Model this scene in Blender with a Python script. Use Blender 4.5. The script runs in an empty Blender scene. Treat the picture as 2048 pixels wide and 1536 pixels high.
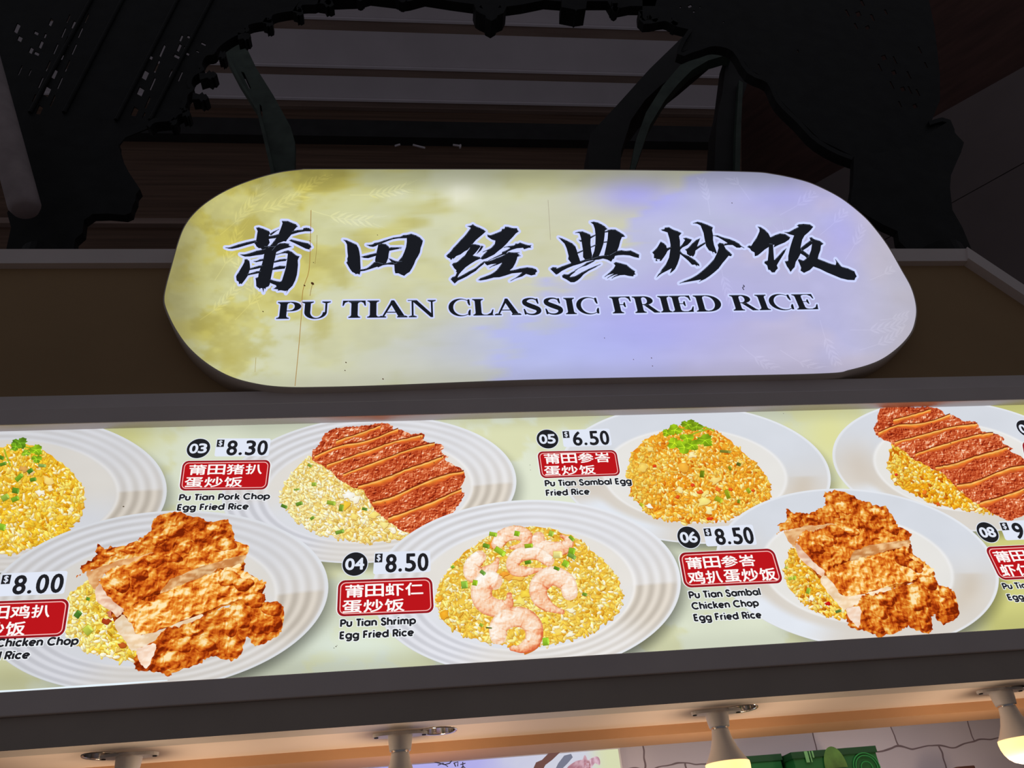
import bpy, math, random
import numpy as np
from mathutils import Vector, Matrix
from mathutils.geometry import tessellate_polygon, delaunay_2d_cdt

sc = bpy.context.scene
COL = sc.collection
random.seed(7)
RNG = np.random.default_rng(11)

# ------------------------------------------------------------------ camera
F_PX, CX, CY = 1550.0, 1024.0, 768.0
PITCH, YAW, ROLL = math.radians(34.2), math.radians(-8.1), math.radians(5.77)
CAM = np.array([0.0, 0.0, 1.6])


def cam_axes():
    cp, sp = math.cos(PITCH), math.sin(PITCH)
    cy, sy = math.cos(YAW), math.sin(YAW)
    cr, sr = math.cos(ROLL), math.sin(ROLL)
    base = np.array([[1, 0, 0], [0, 0, -1], [0, 1, 0]], float)
    ry = np.array([[cy, sy, 0], [-sy, cy, 0], [0, 0, 1]])
    rp = np.array([[1, 0, 0], [0, cp, sp], [0, -sp, cp]])
    rr = np.array([[cr, sr, 0], [-sr, cr, 0], [0, 0, 1]])
    return rr @ base @ rp @ ry          # rows: right, down, forward


AX = cam_axes()
cam_data = bpy.data.cameras.new('camera')
cam_data.sensor_fit = 'HORIZONTAL'
cam_data.sensor_width = 36.0
cam_data.lens = F_PX / 2048.0 * 36.0
cam_data.clip_start, cam_data.clip_end = 0.02, 200
cam_ob = bpy.data.objects.new('camera', cam_data)
COL.objects.link(cam_ob)
m3 = Matrix((AX[0], -AX[1], -AX[2])).transposed()
cam_ob.matrix_world = Matrix.Translation(Vector(CAM)) @ m3.to_4x4()
sc.camera = cam_ob

# ------------------------------------------------------------------ light of the hall, exposure
world = bpy.data.worlds.new('hall')
sc.world = world
world.use_nodes = True
world.node_tree.nodes['Background'].inputs[0].default_value = (0.92, 0.9, 1.0, 1)
world.node_tree.nodes['Background'].inputs[1].default_value = 0.082
sc.view_settings.view_transform = 'Standard'
sc.view_settings.look = 'None'
sc.view_settings.exposure = 0.0
sc.view_settings.gamma = 1.0
sc.view_settings.use_curve_mapping = False


# ------------------------------------------------------------------ helpers
def ray(x, y):
    x = np.asarray(x, float); y = np.asarray(y, float)
    v = np.stack([(x - CX) / F_PX, (y - CY) / F_PX, np.ones_like(x)], -1)
    return v @ AX


def on_y(x, y, Y):                       # where the sight line through a picture point meets the plane Y
    d = ray(x, y)
    t = Y / d[..., 1]
    return CAM + d * np.asarray(t)[..., None]


def on_z(x, y, Z):
    d = ray(x, y)
    t = (Z - CAM[2]) / d[..., 2]
    return CAM + d * np.asarray(t)[..., None]


def to_px(p):
    q = (np.asarray(p, float) - CAM) @ AX.T
    return q[..., 0] / q[..., 2] * F_PX + CX, q[..., 1] / q[..., 2] * F_PX + CY


def lin(c):
    c = np.asarray(c, float) / 255.0
    return np.where(c <= 0.04045, c / 12.92, ((c + 0.055) / 1.055) ** 2.4)


def tag(o, label=None, cat=None, group=None, kind=None):
    if label: o['label'] = label
    if cat: o['category'] = cat
    if group: o['group'] = group
    if kind: o['kind'] = kind
    return o


def empty(name, loc=(0, 0, 0), parent=None):
    o = bpy.data.objects.new(name, None)
    o.empty_display_size = 0.05
    COL.objects.link(o)
    o.location = loc
    if parent: o.parent = parent
    return o


def link_mesh(name, verts, faces, mat, parent=None, smooth=False, cols=None, loc=None):
    me = bpy.data.meshes.new(name)
    verts = np.asarray(verts, float)
    if loc is not None:
        verts = verts - np.asarray(loc, float)
    me.from_pydata(verts.tolist(), [], [list(map(int, f)) for f in faces])
    if cols is not None:
        a = me.color_attributes.new('Col', 'FLOAT_COLOR', 'POINT')
        c = np.ones((len(verts), 4), np.float32)
        c[:, :3] = cols
        a.data.foreach_set('color', c.ravel())
    me.update()
    if smooth:
        me.polygons.foreach_set('use_smooth', [True] * len(me.polygons))
    me.materials.append(mat)
    o = bpy.data.objects.new(name, me)
    COL.objects.link(o)
    if parent is not None: o.parent = parent
    if loc is not None: o.location = loc
    return o


class MB:                                # collects solids, links them as ONE mesh
    def __init__(s): s.v, s.f = [], []

    def add(s, v, f):
        n = len(s.v)
        s.v += [tuple(map(float, p)) for p in v]
        s.f += [[i + n for i in q] for q in f]
        return s

    def box(s, x0, x1, y0, y1, z0, z1):
        v = [(x, y, z) for z in (z0, z1) for y in (y0, y1) for x in (x0, x1)]
        return s.add(v, [(0, 2, 3, 1), (4, 5, 7, 6), (0, 1, 5, 4), (2, 6, 7, 3), (0, 4, 6, 2), (1, 3, 7, 5)])

    def prism(s, outlines, fn, d0, d1):   # outlines (2D, first outer, rest holes); fn(u, v, d) -> xyz
        pts, offs = [], []
        for o in outlines:
            offs.append(len(pts)); pts += [tuple(p) for p in o]
        tri = tessellate_polygon([[Vector((p[0], p[1], 0)) for p in o] for o in outlines])
        n = len(pts)
        v = [fn(p[0], p[1], d0) for p in pts] + [fn(p[0], p[1], d1) for p in pts]
        f = [list(t) for t in tri] + [[i + n for i in reversed(t)] for t in tri]
        for o, k in zip(outlines, offs):
            m = len(o)
            for i in range(m):
                j = (i + 1) % m
                f.append([k + i, k + j, k + j + n, k + i + n])
        return s.add(v, f)

    def lathe(s, prof, c=(0, 0, 0), n=40, sx=1.0, caps=True):
        v, f = [], []
        for r, z in prof:
            for k in range(n):
                a = 2 * math.pi * k / n
                v.append((c[0] + r * sx * math.cos(a), c[1] + r * math.sin(a), c[2] + z))
        for i in range(len(prof) - 1):
            for k in range(n):
                a, b = i * n + k, i * n + (k + 1) % n
                f.append((a, b, b + n, a + n))
        if caps:
            f.append(list(range(n))[::-1])
            f.append(list(range((len(prof) - 1) * n, len(prof) * n)))
        return s.add(v, f)

    def tube(s, path, rad, n=10):
        path = [Vector(p) for p in path]
        v, f = [], []
        for i, p in enumerate(path):
            t = (path[min(i + 1, len(path) - 1)] - path[max(i - 1, 0)]).normalized()
            u = t.cross(Vector((0, 0, 1)) if abs(t.z) < .9 else Vector((1, 0, 0))).normalized()
            w = t.cross(u)
            r = rad if np.isscalar(rad) else rad[i]
            for k in range(n):
                a = 2 * math.pi * k / n
                v.append(p + u * (r * math.cos(a)) + w * (r * math.sin(a)))
        for i in range(len(path) - 1):
            for k in range(n):
                a, b = i * n + k, i * n + (k + 1) % n
                f.append((a, b, b + n, a + n))
        f.append(list(range(n))[::-1]); f.append(list(range((len(path) - 1) * n, len(path) * n)))
        return s.add(v, f)

    def build(s, name, mat, parent=None, smooth=False, loc=None):
        o = link_mesh(name, s.v, s.f, mat, parent, smooth, None, loc)
        import bmesh
        bm = bmesh.new(); bm.from_mesh(o.data)
        bmesh.ops.recalc_face_normals(bm, faces=bm.faces)
        bm.to_mesh(o.data); bm.free()
        return o


def bevel(o, w=0.002, seg=2):
    b = o.modifiers.new('bevel', 'BEVEL'); b.width = w; b.segments = seg; b.limit_method = 'ANGLE'
    return o


# ------------------------------------------------------------------ materials
def mat_solid(name, rgb, rough=0.6, metal=0.0, noise=0.12, scale=18.0, bump=0.0, spec=0.3, stretch=(1, 1, 1)):
    m = bpy.data.materials.new(name); m.use_nodes = True
    nt = m.node_tree; b = nt.nodes['Principled BSDF']
    c = lin(rgb)
    tc = nt.nodes.new('ShaderNodeTexCoord')
    mp = nt.nodes.new('ShaderNodeMapping'); mp.inputs['Scale'].default_value = stretch
    nz = nt.nodes.new('ShaderNodeTexNoise'); nz.inputs['Scale'].default_value = scale; nz.inputs['Detail'].default_value = 5
    rp = nt.nodes.new('ShaderNodeValToRGB')
    rp.color_ramp.elements[0].position = 0.3; rp.color_ramp.elements[1].position = 0.7
    rp.color_ramp.elements[0].color = (*(c * (1 - noise)), 1)
    rp.color_ramp.elements[1].color = (*np.minimum(c * (1 + noise), 1), 1)
    nt.links.new(tc.outputs['Object'], mp.inputs[0]); nt.links.new(mp.outputs[0], nz.inputs['Vector'])
    nt.links.new(nz.outputs['Fac'], rp.inputs[0]); nt.links.new(rp.outputs[0], b.inputs['Base Color'])
    b.inputs['Roughness'].default_value = rough; b.inputs['Metallic'].default_value = metal
    b.inputs['Specular IOR Level'].default_value = spec
    if bump:
        bp = nt.nodes.new('ShaderNodeBump'); bp.inputs['Strength'].default_value = bump; bp.inputs['Distance'].default_value = 0.004
        nt.links.new(nz.outputs['Fac'], bp.inputs['Height']); nt.links.new(bp.outputs[0], b.inputs['Normal'])
    return m


def mat_print(name, sampled=False):      # backlit translucent print: colour of the ink, lit from behind
    m = bpy.data.materials.new(name); m.use_nodes = True
    nt = m.node_tree; nt.nodes.clear()
    at = nt.nodes.new('ShaderNodeAttribute'); at.attribute_name = 'Col'
    em = nt.nodes.new('ShaderNodeEmission'); out = nt.nodes.new('ShaderNodeOutputMaterial')
    nt.links.new(at.outputs['Color'], em.inputs['Color']); nt.links.new(em.outputs[0], out.inputs[0])
    if not sampled: m.cycles.emission_sampling = 'NONE'
    return m


def mat_food(name, stops, scale, delta, kemb, kbig, detail=5.0, rough=0.62, big=0.3, dist=0.6, vor=0.0):
    """backlit print of a craggy crust: relief drawn in ink, hue from a ramp, local tone from Col"""
    m = bpy.data.materials.new(name); m.use_nodes = True
    nt = m.node_tree; nt.nodes.clear(); N = nt.nodes.new; L = nt.links.new
    geo = N('ShaderNodeNewGeometry')

    def noise(vec, s, d):
        n = N('ShaderNodeTexNoise'); n.inputs['Scale'].default_value = s; n.inputs['Detail'].default_value = d
        n.inputs['Roughness'].default_value = rough; n.inputs['Distortion'].default_value = dist
        L(vec, n.inputs['Vector'])
        if not vor or s < scale: return n.outputs['Fac']
        mx = N('ShaderNodeVectorMath'); mx.operation = 'MULTIPLY_ADD'; mx.inputs[1].default_value = (.012, .012, .012)
        L(n.outputs['Color'], mx.inputs[0]); L(vec, mx.inputs[2])
        tot = n.outputs['Fac']
        for sc_, wt in ((s * 1.15, vor), (s * .5, vor * .9)):
            v = N('ShaderNodeTexVoronoi'); v.feature = 'SMOOTH_F1'; v.inputs['Scale'].default_value = sc_; v.inputs['Smoothness'].default_value = .35
            L(mx.outputs[0], v.inputs['Vector'])
            w = N('ShaderNodeMath'); w.operation = 'MULTIPLY_ADD'; w.inputs[1].default_value = -wt
            L(v.outputs['Distance'], w.inputs[0]); L(tot, w.inputs[2]); tot = w.outputs[0]
        return tot
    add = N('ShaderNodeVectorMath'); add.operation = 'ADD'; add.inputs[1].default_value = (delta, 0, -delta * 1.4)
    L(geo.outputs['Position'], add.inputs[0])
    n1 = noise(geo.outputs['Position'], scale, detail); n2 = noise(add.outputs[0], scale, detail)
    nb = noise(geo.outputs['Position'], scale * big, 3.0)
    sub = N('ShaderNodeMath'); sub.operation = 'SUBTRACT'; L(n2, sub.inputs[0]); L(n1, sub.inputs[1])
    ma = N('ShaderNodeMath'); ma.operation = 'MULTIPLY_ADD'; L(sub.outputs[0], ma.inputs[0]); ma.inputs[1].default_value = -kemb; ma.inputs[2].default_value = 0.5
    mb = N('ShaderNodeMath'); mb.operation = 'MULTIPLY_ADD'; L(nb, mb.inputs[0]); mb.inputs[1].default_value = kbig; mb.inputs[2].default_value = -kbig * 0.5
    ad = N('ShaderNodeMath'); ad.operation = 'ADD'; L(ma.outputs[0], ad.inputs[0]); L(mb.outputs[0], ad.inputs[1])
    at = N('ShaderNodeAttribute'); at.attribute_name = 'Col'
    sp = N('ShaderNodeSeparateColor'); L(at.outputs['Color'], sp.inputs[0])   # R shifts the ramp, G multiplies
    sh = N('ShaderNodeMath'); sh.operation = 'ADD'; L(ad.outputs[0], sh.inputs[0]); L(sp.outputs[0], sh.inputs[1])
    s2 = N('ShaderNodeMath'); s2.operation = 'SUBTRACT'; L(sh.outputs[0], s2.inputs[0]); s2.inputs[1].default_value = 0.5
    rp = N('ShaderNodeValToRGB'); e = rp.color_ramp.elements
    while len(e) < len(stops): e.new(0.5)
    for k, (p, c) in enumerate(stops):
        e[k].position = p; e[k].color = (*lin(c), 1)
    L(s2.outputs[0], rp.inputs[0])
    mul = N('ShaderNodeVectorMath'); mul.operation = 'SCALE'; L(rp.outputs[0], mul.inputs[0]); L(sp.outputs[1], mul.inputs['Scale'])
    em = N('ShaderNodeEmission'); out = N('ShaderNodeOutputMaterial')
    L(mul.outputs[0], em.inputs['Color']); L(em.outputs[0], out.inputs[0])
    m.cycles.emission_sampling = 'NONE'
    return m


M = {
    'frame': mat_solid('white painted frame', (226, 216, 214), 0.45, noise=0.04, scale=6),
    'beam': mat_solid('grey brown beam paint', (184, 173, 163), 0.5, noise=0.05, scale=8),
    'parapet': mat_solid('beige board', (168, 139, 102), 0.7, noise=0.07, scale=3),
    'soffit': mat_solid('cream soffit board', (226, 206, 190), 0.6, noise=0.04, scale=4),
    'header': mat_solid('tan header board', (190, 146, 108), 0.6, noise=0.05, scale=5),
    'iron': mat_solid('dark green cast iron', (30, 32, 33), 0.55, 0.0, noise=0.3, scale=12, bump=0.3, spec=0.2),
    'iron_green': mat_solid('green painted iron', (74, 88, 80), 0.5, 0.0, noise=0.3, scale=9, bump=0.2),
    'strut': mat_solid('grey painted strut', (170, 158, 160), 0.8, noise=0.15, scale=14, bump=0.3),
    'slat': mat_solid('pale roof board', (222, 214, 222), 0.7, noise=0.05, scale=2),
    'rafter': mat_solid('brown purlin', (150, 128, 118), 0.7, noise=0.15, scale=6, stretch=(0.2, 1, 4)),
    'wood': mat_solid('reddish wood wall', (104, 80, 66), 0.7, noise=0.35, scale=4, stretch=(0.15, 1, 6)),
    'dark': mat_solid('dark steel beam', (46, 46, 47), 0.6, noise=0.2, scale=5),
    'darkwood': mat_solid('dark red wood', (84, 56, 50), 0.75, noise=0.25, scale=4, stretch=(0.3, 1, 4)),
    'slab': mat_solid('grey concrete slab', (128, 116, 116), 0.8, noise=0.1, scale=2),
    'signside': mat_solid('sign side acrylic', (226, 214, 202), 0.5, noise=0.05, scale=6),
    'socket': mat_solid('white plastic', (242, 236, 230), 0.4, noise=0.03, scale=10, spec=0.5),
    'chrome': mat_solid('chrome', (225, 220, 215), 0.12, 1.0, noise=0.03, scale=4),
    'black': mat_solid('black plastic', (20, 18, 18), 0.5, noise=0.1),
    'carton': mat_solid('green printed carton', (17, 84, 36), 0.5, noise=0.12, scale=8),
    'carton_dark': mat_solid('dark green carton side', (11, 56, 25), 0.5, noise=0.12, scale=8),
    'cardboard': mat_solid('brown cardboard', (70, 40, 30), 0.8, noise=0.15, scale=12),
    'wallprint': mat_solid('white brick wall', (190, 178, 182), 0.8, noise=0.06, scale=5),
    'floor': mat_solid('stall floor', (150, 135, 120), 0.6, noise=0.1, scale=4),
    'print': mat_print('backlit print ink'),
    'panel': mat_print('backlit print film', True),
    'face': mat_print('backlit sign face', True),
}
# brick wallpaper joints
_nt = M['wallprint'].node_tree
_bk = _nt.nodes.new('ShaderNodeTexBrick'); _bk.inputs['Scale'].default_value = 1.0
_bk.inputs['Brick Width'].default_value = 0.24; _bk.inputs['Row Height'].default_value = 0.085
_bk.inputs['Mortar Size'].default_value = 0.0025; _bk.inputs['Mortar Smooth'].default_value = 0.4
_bk.inputs['Color1'].default_value = (*lin((226, 216, 222)), 1); _bk.inputs['Color2'].default_value = (*lin((212, 202, 208)), 1)
_bk.inputs['Mortar'].default_value = (*lin((130, 112, 116)), 1)
_mp = _nt.nodes.new('ShaderNodeMapping'); _mp.inputs['Rotation'].default_value = (math.radians(90), 0, 0)
_tc = _nt.nodes.new('ShaderNodeTexCoord')
_nz = _nt.nodes.new('ShaderNodeTexNoise'); _nz.inputs['Scale'].default_value = 9
_mx = _nt.nodes.new('ShaderNodeMix'); _mx.data_type = 'VECTOR'; _mx.inputs[0].default_value = 0.05
_nt.links.new(_tc.outputs['Object'], _mp.inputs[0]); _nt.links.new(_tc.outputs['Object'], _nz.inputs['Vector'])
_nt.links.new(_mp.outputs[0], _mx.inputs[4]); _nt.links.new(_nz.outputs['Color'], _mx.inputs[5])
_nt.links.new(_mx.outputs[1], _bk.inputs['Vector'])
_nt.links.new(_bk.outputs['Color'], _nt.nodes['Principled BSDF'].inputs['Base Color'])

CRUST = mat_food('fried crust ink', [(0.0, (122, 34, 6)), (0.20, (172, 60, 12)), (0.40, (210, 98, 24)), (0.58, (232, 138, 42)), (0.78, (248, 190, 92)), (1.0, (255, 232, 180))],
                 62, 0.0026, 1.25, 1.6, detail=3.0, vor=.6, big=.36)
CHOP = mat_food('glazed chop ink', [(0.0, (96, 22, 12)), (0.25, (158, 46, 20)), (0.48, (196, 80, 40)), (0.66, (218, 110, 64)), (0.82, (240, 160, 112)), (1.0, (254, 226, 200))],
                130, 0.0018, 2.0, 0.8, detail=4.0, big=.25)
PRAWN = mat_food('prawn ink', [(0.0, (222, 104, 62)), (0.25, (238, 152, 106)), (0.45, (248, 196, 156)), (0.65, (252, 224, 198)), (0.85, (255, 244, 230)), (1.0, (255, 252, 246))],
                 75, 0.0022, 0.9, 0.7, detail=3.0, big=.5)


# ------------------------------------------------------------------ value noise
def vnoise(x, y, seed):
    r = np.random.default_rng(seed).random((64, 64))
    xi = np.floor(x).astype(int); yi = np.floor(y).astype(int)
    fx = x - xi; fy = y - yi
    fx = fx * fx * (3 - 2 * fx); fy = fy * fy * (3 - 2 * fy)
    g = lambda a, b: r[a % 64, b % 64]
    return (g(xi, yi) * (1 - fx) + g(xi + 1, yi) * fx) * (1 - fy) + (g(xi, yi + 1) * (1 - fx) + g(xi + 1, yi + 1) * fx) * fy


def fbm(x, y, seed, oct=5, gain=0.55):
    s = 0; a = 1; t = 0
    for k in range(oct):
        s = s + a * vnoise(x * 2 ** k + 7.3 * k, y * 2 ** k + 3.1 * k, seed + k); t += a; a *= gain
    return s / t


def sstep(a, b, x):
    t = np.clip((np.asarray(x, float) - a) / (b - a), 0, 1)
    return t * t * (3 - 2 * t)


def mix(a, b, t):
    t = np.asarray(t)[..., None]
    return np.asarray(a, float) * (1 - t) + np.asarray(b, float) * t


# ------------------------------------------------------------------ flat printing: everything lies in the plane of the backlit film
class Ink:
    """flat ink shapes given where they stand on the film; z-order by a few microns"""
    def __init__(s, Y): s.Y = Y; s.p, s.c, s.f, s.h, s.n = [], [], [], [], 0

    def raw(s, pts, faces, cols, h=0.0):
        pts = np.asarray(pts, float).reshape(-1, 2); n = s.n
        cols = np.asarray(cols, float)
        if cols.ndim == 1: cols = np.tile(cols, (len(pts), 1))
        s.p.append(pts); s.c.append(cols); s.h.append(np.full(len(pts), h))
        s.f += [[i + n for i in f] for f in faces]
        s.n += len(pts)
        return s

    def poly(s, pts, col, h=0.0, holes=()):
        outs = [list(map(tuple, pts))] + [list(map(tuple, q)) for q in holes]
        tri = tessellate_polygon([[Vector((p[0], p[1], 0)) for p in o] for o in outs])
        return s.raw(np.array(sum(outs, [])), [list(t) for t in tri], col, h)

    def grid(s, pts, colfn, step=5.0, h=0.0):
        pts = [tuple(p) for p in pts]
        a = np.array(pts); lo, hi = a.min(0), a.max(0)
        gx, gy = np.meshgrid(np.arange(lo[0] + step / 2, hi[0], step), np.arange(lo[1] + step / 2, hi[1], step))
        g = np.stack([gx.ravel(), gy.ravel()], 1)
        g = g[inside(g, a)]
        vs = [Vector(p) for p in pts] + [Vector(p) for p in g]
        r = delaunay_2d_cdt(vs, [], [list(range(len(pts)))], 1, 1e-4)
        v = np.array([tuple(q) for q in r[0]])
        return s.raw(v, [list(f) for f in r[2]], colfn(v[:, 0], v[:, 1]), h)

    def strip(s, path, w, col, h=0.0, taper=True):
        p = np.asarray(path, float)
        t = np.gradient(p, axis=0); t /= np.linalg.norm(t, axis=1)[:, None] + 1e-9
        nrm = np.stack([-t[:, 1], t[:, 0]], 1)
        ww = (np.ones(len(p)) * w if np.isscalar(w) else np.asarray(w))[:, None] / 2
        pts = np.concatenate([p + nrm * ww, p - nrm * ww]); m = len(p)
        c = np.asarray(col, float)
        if c.ndim == 2: c = np.concatenate([c, c])
        return s.raw(pts, [[i, i + 1, i + 1 + m, i + m] for i in range(m - 1)], c, h)

    def build(s, name, parent, mat=None, label=None):
        p = np.concatenate(s.p); c = np.concatenate(s.c); h = np.concatenate(s.h)
        d = ray(p[:, 0], p[:, 1])
        w = CAM + d * ((s.Y - h) / d[:, 1])[:, None]
        o = link_mesh(name, w, s.f, mat or M['print'], parent, cols=c)
        if label: o['label'] = label
        return o


def inside(g, poly):
    x, y = g[:, 0], g[:, 1]; r = np.zeros(len(g), bool); n = len(poly)
    for i in range(n):
        x0, y0 = poly[i]; x1, y1 = poly[(i + 1) % n]
        if y0 == y1: continue
        k = ((y0 > y) != (y1 > y)) & (x < (x1 - x0) * (y - y0) / (y1 - y0) + x0)
        r ^= k
    return r


def smooth(pts, n=4, closed=True):       # Catmull-Rom through the points
    p = np.asarray(pts, float); m = len(p); out = []
    rng = range(m) if closed else range(m - 1)
    for i in rng:
        if closed:
            a, b, c, d = p[i - 1], p[i], p[(i + 1) % m], p[(i + 2) % m]
        else:
            a, b, c, d = p[max(i - 1, 0)], p[i], p[i + 1], p[min(i + 2, m - 1)]
        for k in range(n):
            t = k / n
            out.append(0.5 * ((2 * b) + (-a + c) * t + (2 * a - 5 * b + 4 * c - d) * t * t + (-a + 3 * b - 3 * c + d) * t ** 3))
    if not closed: out.append(p[-1])
    return np.array(out)


def Z(pts, ox, oy, s):                   # enlargement coordinates -> picture coordinates
    return [(ox + x / s, oy + y / s) for x, y in pts]


def rough_edge(pts, amp, n=3, seed=1):
    p = smooth(pts, n); r = np.random.default_rng(seed)
    t = np.roll(p, -1, 0) - np.roll(p, 1, 0); t /= np.linalg.norm(t, axis=1)[:, None] + 1e-9
    return p + np.stack([-t[:, 1], t[:, 0]], 1) * (r.normal(0, amp, len(p)))[:, None]


# text outlines ---------------------------------------------------
_tc_cache = {}


def glyphs(body, bold=0.0, space=1.0):
    key = (body, bold, space)
    if key in _tc_cache: return _tc_cache[key]
    c = bpy.data.curves.new('text', 'FONT'); c.body = body; c.space_character = space; c.resolution_u = 4
    o = bpy.data.objects.new('text', c); COL.objects.link(o)
    me = bpy.data.meshes.new_from_object(o.evaluated_get(bpy.context.evaluated_depsgraph_get()))
    v = np.array([tuple(x.co)[:2] for x in me.vertices]); f = [list(q.vertices) for q in me.polygons]
    bpy.data.objects.remove(o); bpy.data.curves.remove(c); bpy.data.meshes.remove(me)
    lo, hi = v.min(0), v.max(0)
    _tc_cache[key] = ((v - lo) / (hi - lo), f)
    return _tc_cache[key]


def quad(q, u, v):                       # q = TL, TR, BR, BL ; v = 0 at the top
    q = np.asarray(q, float); u = np.asarray(u)[..., None]; v = np.asarray(v)[..., None]
    return (q[0] * (1 - u) + q[1] * u) * (1 - v) + (q[3] * (1 - u) + q[2] * u) * v


def put_text(ink, body, q, col, u0=0, u1=1, v0=0, v1=1, bold=0.0, h=0.0, space=1.0):
    g, f = glyphs(body, bold, space)
    p = quad(q, u0 + g[:, 0] * (u1 - u0), v1 - g[:, 1] * (v1 - v0))
    if not bold:
        ink.raw(p, f, col, h); return
    H = np.linalg.norm(quad(q, np.array(u0), np.array(v0)) - quad(q, np.array(u0), np.array(v1)))
    for k in range(8):
        a = k * math.pi / 4
        ink.raw(p + np.array([math.cos(a), .8 * math.sin(a)]) * bold * H, f, col, h)


def round_quad(q, r, n=6, asp=1.0):      # rounded rectangle inside a quad, r as share of the height
    pts = []
    ru = r / asp
    for cu, cv, a0 in ((1 - ru, r, -90), (1 - ru, 1 - r, 0), (ru, 1 - r, 90), (ru, r, 180)):
        for k in range(n + 1):
            a = math.radians(a0 + 90 * k / n)
            pts.append((cu + ru * math.cos(a), cv + r * math.sin(a)))
    pts = np.array(pts)
    return quad(q, pts[:, 0], pts[:, 1])


def inset(q, du, dv): return quad(q, np.array([du, 1 - du, 1 - du, du]), np.array([dv, dv, 1 - dv, 1 - dv]))

# ================================================================== the oval shop sign
Y_SIGN, Y_BOARD = 1.590, 1.650
sign_out = smooth([(636, 338.8), (850, 339), (1060, 339.5), (1290, 341), (1490, 344), (1548, 349), (1607, 362), (1646, 377.5), (1685, 399), (1724, 430),
                   (1747.5, 455), (1775, 492), (1802, 539), (1822, 576), (1831.5, 612), (1830, 640), (1820, 667), (1794, 696), (1755, 722), (1700.6, 739),
                   (1646, 746.5), (1400, 752), (1060, 759), (769, 770), (640, 773.5), (573, 773.5), (519, 768), (464, 753.6), (417, 728), (378, 694), (351, 656),
                   (334, 620), (329, 598), (333, 572), (343, 535), (358, 482), (371, 451), (390, 426), (417, 403), (456, 380), (503, 361), (554, 346.5), (600, 340)], 10)


def sign_colour(x, y):
    n = fbm(x / 95, y / 60, 3, 5); n2 = fbm(x / 40, y / 26, 21, 4); n3 = fbm(x / 210, y / 150, 40, 3)
    s = (x - 330) / 1500 + 0.22 * (n - 0.5) + 0.10 * (n2 - 0.5) + 0.15 * (y - 540) / 215 + 0.08 * (n3 - .5)
    c = mix((184, 174, 92), (200, 190, 98), sstep(.38, .62, n2))
    c = mix(c, (204, 206, 164), np.clip(sstep(0.06, 0.26, s) * .55 + sstep(.45, .58, n) * .45, 0, .88))
    c = mix(c, (206, 208, 176), sstep(0.21, 0.28, s) * (0.60 + .38 * sstep(.32, .55, n)))
    c = mix(c, (202, 202, 178), sstep(0.34, 0.46, s) * .75)
    c = mix(c, (182, 184, 226), sstep(0.54, 0.575, s) * .85)
    c = mix(c, (180, 178, 216), sstep(0.62, 0.72, s) * .85)
    c = mix(c, (192, 184, 204), sstep(.42, .60, n3) * sstep(.66, .8, s) * .75)
    c = mix(c, (174, 182, 236), np.exp(-((x - 1130) / 300) ** 2 - ((y - 690) / 75) ** 2) * .75)
    c = mix(c, (158, 156, 244), np.exp(-((x - 1270) / 90) ** 2 - ((y - 390) / 36) ** 2) * .75)
    c = mix(c, (162, 160, 242), np.exp(-((x - 1330) / 170) ** 2 - ((y - 640) / 80) ** 2) * .5)
    c = mix(c, (164, 164, 238), np.exp(-((x - 1690) / 50) ** 2 - ((y - 470) / 55) ** 2) * .6)
    c = mix(c, (164, 162, 232), np.exp(-((x - 1560) / 90) ** 2 - ((y - 395) / 26) ** 2) * .5)
    c = mix(c, (234, 234, 216), np.exp(-((x - 922) / 30) ** 2 - ((y - 385) / 26) ** 2) * .8)
    c = mix(c, (196, 192, 202), sstep(1660, 1815, x) * .7)
    c = mix(c, (170, 164, 116), sstep(420, 350, x) * .6)
    # the tubes behind: dimmer along the rim
    top = 339 + 0.0 * x
    bot = 773.5 - (x - 573) * 0.0262
    b = 0.76 + 0.24 * sstep(0, 60, y - top)
    b = b * (0.93 + 0.07 * sstep(0, 40, bot - y))
    b = b * (0.84 + 0.16 * sstep(330, 470, x)) * (1 - 0.06 * sstep(1700, 1830, x))
    b = b * (1.0 + 0.05 * (n2 - .5))
    return lin(np.clip(c * b[..., None] * 1.02, 0, 255))


def sign_mesh():
    p = np.array(sign_out); n = len(p)
    spine = np.stack([np.clip(p[:, 0], 560, 1600), np.full(n, 0.0)], 1)
    spine[:, 1] = 556 - (spine[:, 0] - 560) * 0.006
    rings = 64
    pts = np.concatenate([spine + (p - spine) * (k / rings) for k in range(rings + 1)])
    f = [[k * n + i, k * n + (i + 1) % n, (k + 1) * n + (i + 1) % n, (k + 1) * n + i] for k in range(rings) for i in range(n)]
    return pts, f


shop_sign = empty('shop_sign', tuple(on_y(1060, 760, Y_BOARD)))
tag(shop_sign, 'long oval backlit shop sign with black brush characters and PU TIAN CLASSIC FRIED RICE', 'sign')
BASE = np.array(shop_sign.location)


def child(o, parent):                     # keep world placement under an Empty that is away from the origin
    o.parent = parent; o.matrix_parent_inverse = Matrix.Translation(-Vector(parent.location)); return o


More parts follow.
